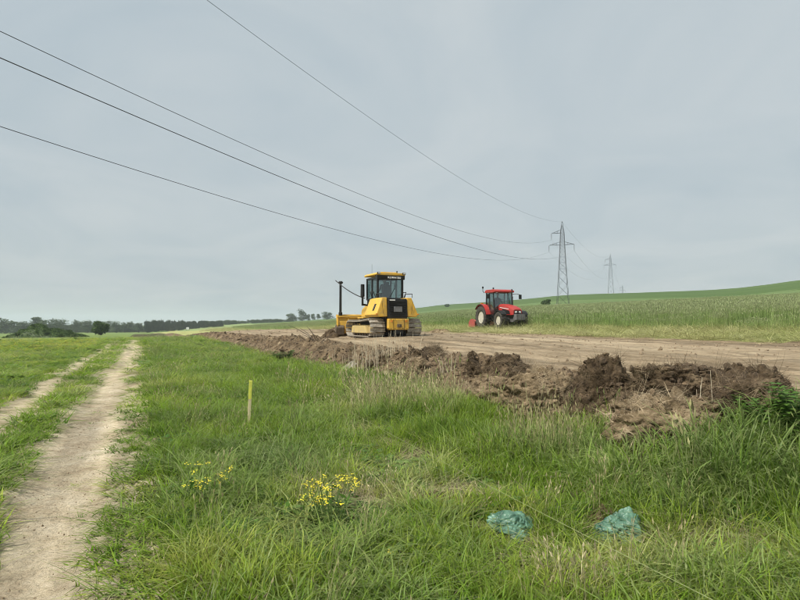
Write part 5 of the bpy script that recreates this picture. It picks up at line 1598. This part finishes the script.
def bush(name, px, base, w_px, h_px, label, seed, leaf=.11, n=3200, material='leaf_bush', cat='bush'):
    x, y = px2ground(px, base); k = y / F; w, h = w_px * k, h_px * k
    rg = np.random.default_rng(seed)
    root = empty(name, (x, y, float(zbase(x, y))), 0, label=label, cat=cat)
    lobes = [((0, 0, h * .48), (w * .40, w * .40, h * .46), .4)]
    for q in range(12):
        a = rg.random() * 6.283; r = w * rg.uniform(.2, .36); z = h * rg.uniform(.22, .85); s = rg.uniform(.12, .22)
        lobes.append(((r * math.cos(a) * (1.2 - z / h * .6), r * math.sin(a) * (1.2 - z / h * .6), z), (w * s, w * s, h * s), .05))
    V, Fq = quads_leaves(crown_points(rg, n, lobes), leaf * w / 2.5, rg)
    o = bpy.data.objects.new('crown', mesh_np('crown', V, Fq, material)); COL.objects.link(o); o.parent = root
    m = MB()
    for q in range(5):
        a = q * 1.26; m.tube([(0, 0, -.1), (.1 * w * math.cos(a), .1 * w * math.sin(a), h * .3), (.25 * w * math.cos(a), .25 * w * math.sin(a), h * .62)], [.04 * w / 2.5, .03 * w / 2.5, .01], 5)
    m.build('trunk', 'bark', root)
    print(name, px, 'at', round(x, 1), round(y, 1), 'size', round(w, 2), round(h, 2))
bush('round_bush', 100.5, 335.3, 19, 15, 'single dark green round bush in the meadow at far left', 5)
bush('hillside_bush', 546, 306.5, 11, 7.5, 'small dark bush on the slope right of the tractor', 6, n=1200, leaf=.16)
bush('horizon_bush', 447, 306.8, 7, 2.6, 'tiny bush on the skyline between bulldozer and tractor', 8, n=500, leaf=.2)

# overgrown mound
def mound():
    x, y = px2ground(47, 337.5); k = y / F; w, h = 68 * k, 12.0 * k
    root = empty('overgrown_mound', (x, y, float(zbase(x, y))), 0, label='long overgrown green mound in the meadow at far left', cat='mound')
    g = 50; U, V_ = np.meshgrid(np.linspace(-1, 1, g), np.linspace(-1, 1, g), indexing='ij')
    prof = np.interp(U + .12 * fbm2(U * 3, V_ * 3, 2, 66), [-1, -.8, -.5, -.3, 0, .2, .6, .85, 1], [0, .35, .85, .95, .74, .62, .42, .28, 0])
    Z = h * prof * np.clip(1 - V_ ** 2, 0, 1) ** .6 * (1 + .55 * fbm2(U * 5, V_ * 4, 4, 61, .6)) - .08
    P = np.stack([U * w / 2, V_ * w / 4, Z], -1).reshape(-1, 3)
    i_, j_ = np.meshgrid(np.arange(g - 1), np.arange(g - 1), indexing='ij')
    q = np.stack([i_ * g + j_, (i_ + 1) * g + j_, (i_ + 1) * g + j_ + 1, i_ * g + j_ + 1], -1).reshape(-1, 4)
    mesh_obj('earth_core', P, q, 'leaf_bush', root, smooth=True)
    rg = np.random.default_rng(3); pick = rg.choice(len(P), 7000)
    C = P[pick] + rg.normal(0, .14, (7000, 3)) + np.array([0, 0, .06]); C = C[P[pick][:, 2] > -.05]
    lob = []
    for q_ in range(26):
        b_ = P[rg.choice(len(P))]; sc_ = rg.uniform(.35, .8)
        if b_[2] > .2: lob.append(((b_[0], b_[1], b_[2] + .1), (sc_, sc_, sc_ * .55), .05))
    C = np.concatenate([C, crown_points(rg, 6000, lob)])
    V2, Fq = quads_leaves(C, .12, rg, 1.3)
    o = bpy.data.objects.new('foliage', mesh_np('foliage', V2, Fq, 'leaf_bush')); COL.objects.link(o); o.parent = root
    o['kind'] = 'stuff'
    print('mound', w, h, y)
mound()

# parked white van far off on the field edge
def van():
    D = 440.0; r = ray(187.7, 325.4); x = r[0] / r[1] * D; z = float(zbase(x, D))
    root = empty('white_van', (x, D, z), .35, label='tiny white van parked before the dark conifer wood', cat='van')
    b = MB(); b.prism([(-2.4, .45), (-2.4, 2.0), (-2.2, 2.2), (1.0, 2.2), (1.6, 1.4), (2.4, 1.2), (2.5, .45)], 'x', -.95, .95); b.build('body', 'white_paint', root, bevel=.08)
    for sx in (-1, 1):
        for yy in (-1.5, 1.5): MB().lathe([(.001, -.1), (.34, -.1), (.34, .1), (.001, .1)], (sx * .9, yy, .34), 'x', 16).build('wheel', 'rubber', root)
        MB().prism([(.1, 1.4), (.1, 1.95), (.95, 1.95), (1.4, 1.4)], 'x', sx * .96 - .005, sx * .96 + .005).build('side_window', 'black_paint', root)
    return z
print('van z', van())

# ---------------------------------------------------------------- plants of the verge
def flower_plant(px, base, top, w_px, n, label, seed):
    rg = np.random.default_rng(seed)
    x, y = px2ground(px, base); k = y / F; h = (base - top) * k * .95; w = w_px * k
    root = empty('yellow_flower', (x, y, float(gz(x, y)) - .02), 0, label=label, cat='flower', group='yellow flowers in the verge')
    stm = MB(); Pt = []; V = []; Fc = []
    for i in range(n):
        a = rg.random() * 6.283; r = w * .5 * math.sqrt(rg.random())
        tip = np.array([r * math.cos(a), r * math.sin(a) * .8, h * rg.uniform(.50, 1.06)])
        b0 = tip * np.array([.3, .3, 0]); mid = (b0 + tip) / 2 + np.array([0, 0, .03])
        s = MB().tube([b0, mid, tip], [.0035, .003, .002], 4); s.build('stem', 'stem_green', root)
        hd = MB()
        for q in range(int(rg.integers(5, 13))):
            c = tip + rg.normal(0, [.015, .015, .011]); e = rg.uniform(.0045, .008)
            hd.lathe([(.0, -e * .4), (e, 0), (e * .8, e * .4), (0, e * .5)], tuple(c), 'z', 6)
        o = hd.build('flower_head', 'flower_yellow', root); o['kind'] = 'stuff'
    C = rg.normal(0, 1, (34, 3)) * np.array([w * .3, w * .25, h * .14]) + np.array([0, 0, h * .42])
    V2, Fq = quads_leaves(C, .018, rg, 1.8)
    o = bpy.data.objects.new('leaves', mesh_np('leaves', V2, Fq, 'leaf_nettle')); COL.objects.link(o); o.parent = root; o['kind'] = 'stuff'
flower_plant(331, 524, 474, 56, 34, 'largest cluster of yellow flowers, centre of the verge', 1)
flower_plant(197, 506, 460, 26, 13, 'tall yellow-flowered plant nearest the dirt track', 2)
flower_plant(224, 498, 466, 22, 6, 'few yellow flowers just right of the tall yellow plant', 3)
flower_plant(316, 522, 494, 14, 5, 'low yellow flowers at the left foot of the largest cluster', 4)
flower_plant(390, 556, 541, 5, 1, 'single small yellow flower low in the foreground grass', 5)

def leafy_plant(name, px, t, h, spread, n, leaf, label, seed, material='leaf_nettle'):
    rg = np.random.default_rng(seed); x, y = at_t(px, t)
    root = empty(name, (x, y, float(gz(x, y)) - .02), 0, label=label, cat='plant')
    L = []
    for i in range(n):
        a = rg.random() * 6.283; r = spread * math.sqrt(rg.random())
        tip = np.array([r * math.cos(a), r * math.sin(a), h * rg.uniform(.6, 1.05)]); b0 = tip * np.array([.4, .4, 0])
        MB().tube([b0, (b0 + tip) / 2 + np.array([0, 0, h * .08]), tip], [.0035, .003, .002], 5).build('stem', 'stem_green', root)
        for q in np.linspace(.2, 1.02, 15):
            c = b0 + (tip - b0) * q
            for sgn in (-1, 1): L.append((c, a + q * 9 + sgn * 1.57, leaf * (1.15 - .35 * q) * rg.uniform(.8, 1.2)))
    V = []; Fc = []
    for c, a, s in L:
        d = np.array([math.cos(a), math.sin(a), .25]); sd = np.array([-math.sin(a), math.cos(a), .1]); up = np.array([0, 0, 1]); b = len(V)
        V += [c, c + d * s * .4 + sd * s * .28, c + d * s * .45 - up * s * .05, c + d * s * .4 - sd * s * .28, c + d * s - up * s * .25]
        Fc += [(b, b + 1, b + 2), (b, b + 2, b + 3), (b + 1, b + 4, b + 2), (b + 2, b + 4, b + 3)]
    o = mesh_obj('leaves', [tuple(v) for v in V], Fc, material, root); o['kind'] = 'stuff'
leafy_plant('leafy_weed', 748, 6.1, .50, .24, 18, .12, 'dark leafy weed before the pale soil at the right bank end', 1)
leafy_plant('leafy_weed', 794, 6.0, .72, .42, 40, .13, 'large dark leafy weed cut by the right picture edge', 2)
leafy_plant('leafy_weed', 204, 4.6, .35, .45, 16, .14, 'dark weed clump in the distant verge above the yellow stake', 3)
leafy_plant('leafy_weed', 283, 5.3, .40, .6, 20, .14, 'dark weed clump under the black clod left of the dry stalks', 4)

def dry_clump(px, t, n, spread, h, label, seed):
    rg = np.random.default_rng(seed); x, y = at_t(px, t)
    root = empty('dry_stalks', (x, y, float(gz(x, y))), 0, label=label, cat='dry plant')
    for i in range(n):
        bx, by = rg.normal(0, spread), rg.normal(0, spread * .4); hh = h * rg.uniform(.5, 1.1); lx, ly = rg.normal(0, .09, 2)
        dz_ = float(gz(x + bx, y + by)) - float(gz(x, y))
        MB().tube([(bx, by, dz_ - .03), (bx + lx * hh * .4, by + ly * hh * .4, dz_ + hh * .55), (bx + lx * hh, by + ly * hh, dz_ + hh)], [.005, .0045, .003], 4).build('stalk', 'dry_stem', root)
dry_clump(378, 6.0, 85, .52, .98, 'clump of thin upright dry stalks before the soil bank, below the bulldozer', 1)
dry_clump(441, 6.0, 14, .25, .55, 'few short dry stalks right of the big dry clump', 2)
dry_clump(698, 6.0, 5, .06, .75, 'thin lone dry stalk in front of the cracked sod', 3)

def twigs():
    x, y = at_t(318, 6.9); k = y / F
    root = empty('bare_twigs', (x, y, float(gz(x, y)) + .25), 0, label='bare dark twigs arching out of the bank left of the blade', cat='twigs')
    for tx, ty, bend in ((288, 323, .10), (299, 326, .06), (307, 324, .10), (303, 333, .05), (337, 330, -.04)):
        d = Vector(((tx - 318) * k, random.uniform(-.2, .2), (343 - ty) * k * .9 + .0))
        MB().tube([(0, 0, -.1), (d.x * .33, d.y * .35, d.z * .38 + bend * .5), (d.x * .72, d.y * .75, d.z * .76 + bend * .4), tuple(d)], [.022, .016, .011, .005], 5).build('twig', 'twig', root)
twigs()

# ---------------------------------------------------------------- stake, bags, cord, stone
x, y = px2ground(248.5, 429); zt = at_depth(250, 380.5, y).z; z0 = float(gz(x, y)); hh = zt - z0
root = empty('survey_stake', (x, y, z0), .3, label='thin wooden survey stake with yellow painted top in the verge', cat='stake')
MB().prism([(-.022, -.016), (.022, -.016), (.022, .016), (-.022, .016)], 'z', -.15, hh * .62).build('post', 'stake_wood', root, bevel=.003)
MB().prism([(-.0225, -.0165), (.0225, -.0165), (.0225, .0165), (-.0225, .0165)], 'z', hh * .62, hh).build('painted_tip', 'stake_paint', root, bevel=.004)
root.rotation_euler = (.02, .035, .3)

def bag(i, w, d, h, label, seed, rz):
    x, y = BAGS[i]
    bm = bmesh.new(); bmesh.ops.create_icosphere(bm, subdivisions=6, radius=1.0)
    P = np.array([v.co[:] for v in bm.verts]); n = P / np.linalg.norm(P, axis=1, keepdims=True)
    rg = np.random.default_rng(seed)
    N_ = rg.normal(size=(34, 3)); N_ /= np.linalg.norm(N_, axis=1, keepdims=True); c_ = rg.uniform(.55, 1.0, 34)
    dt = n @ N_.T
    r_ = np.min(np.where(dt > .12, c_ / np.maximum(dt, .12), 9), axis=1).clip(.5, 1.35)
    wr = np.abs(fbm3(n * 2.6 + seed, 2, seed + 2)); wr2 = np.abs(fbm3(n * 7.0 + seed, 2, seed + 5))
    r_ = r_ * (1 + .22 * fbm3(n * 1.2 + seed, 2, seed + 7)) - .10 * np.clip(1 - wr * 5, 0, 1) - .03 * np.clip(1 - wr2 * 4, 0, 1)
    P = n * r_[:, None]; P[:, 2] = np.where(P[:, 2] < -.3, -.3, P[:, 2])
    P *= np.array([w / 2, d / 2, h * .78])
    for v, p in zip(bm.verts, P): v.co = p
    me = bpy.data.meshes.new('plastic_bag'); bm.to_mesh(me); bm.free()
    me.polygons.foreach_set('use_smooth', [True] * len(me.polygons)); me.materials.append(MATS['green_plastic'])
    o = bpy.data.objects.new('plastic_bag', me); COL.objects.link(o); o.location = (x, y, float(gz(x, y)) + h * .20); o.rotation_euler = (.2, .1, rz)
    tag(o, label, 'bag', 'green bags in the grass')
bag(0, .50, .44, .20, 'crumpled teal plastic bag left of the other bag in the grass', 3, .2)
bag(1, .46, .42, .28, 'crumpled teal plastic bag with dead straw behind it, right one', 8, -.5)
x, y = px2ground(604, 520); heap('straw_heap', (x, y, float(gz(x, y)) + .03), .52, .34, .16, 'small beige heap of dead straw behind the right teal bag', 51, 'straw_sod', cat='heap')
x, y = px2ground(438, 500); heap('rotten_sod', (x, y, float(gz(x, y)) + .02), .85, .6, .12, 'dark rotten sod with dead stems right of the yellow flowers', 53, 'dark_sod', cat='sod')
x, y = px2ground(740, 556); heap('straw_heap', (x, y, float(gz(x, y)) + .02), .6, .35, .09, 'flat patch of grey dead straw in the lower right corner', 55, 'straw_sod', cat='heap')
A = Vector((*px2ground(341, 414), 0)); A.z = float(gz(A.x, A.y)) + .12
B = at_depth(735, 601, 2.55); C_ = A.lerp(B, 1.45)
P_ = []
for i in range(25):
    q = i / 24; p = A.lerp(C_, q); p.z -= .05 * 4 * q * (1 - q); P_.append(p)
o = MB().tube(P_, .0016, 6).build('cord', 'cord_fibre'); tag(o, 'long pale cord stretched diagonally across the foreground grass', 'cord')
x, y = at_t(352, 5.7); heap('pale_stone', (x, y, float(gz(x, y)) + .08), .55, .35, .22, 'pale flat stone at the foot of the bank left of the dry stalks', 57, 'pale_stone', cat='stone')

# ---------------------------------------------------------------- air
m = bpy.data.materials.new('air'); m.use_nodes = True; t = m.node_tree
t.nodes.remove(t.nodes['Principled BSDF'])
pv = t.nodes.new('ShaderNodeVolumePrincipled')
pv.inputs['Color'].default_value = (.80, .88, .95, 1)
pv.inputs['Density'].default_value = 0.00024
pv.inputs['Anisotropy'].default_value = 0.0
t.links.new(pv.outputs[0], t.nodes['Material Output'].inputs['Volume'])
zlo = float(Pg[:, 2].min()) - 1.0; zhi = max(P1z + 26, P2z + 26 * K2, P3z + 27, float(Pg[:, 2].max())) + 6
b = MB(); b.box((0, 0, 0), (1, 1, 1))
hz_o = b.build('haze', m)
x0, x1, y0, y1 = Pg[:, 0].min() - 5, Pg[:, 0].max() + 5, Pg[:, 1].min() - 5, Pg[:, 1].max() + 5
hz_o.location = ((x0 + x1) / 2, (y0 + y1) / 2, (zlo + zhi) / 2); hz_o.scale = (x1 - x0, y1 - y0, zhi - zlo)
tag(hz_o, 'thin pale haze over the whole countryside', 'haze', kind='stuff')
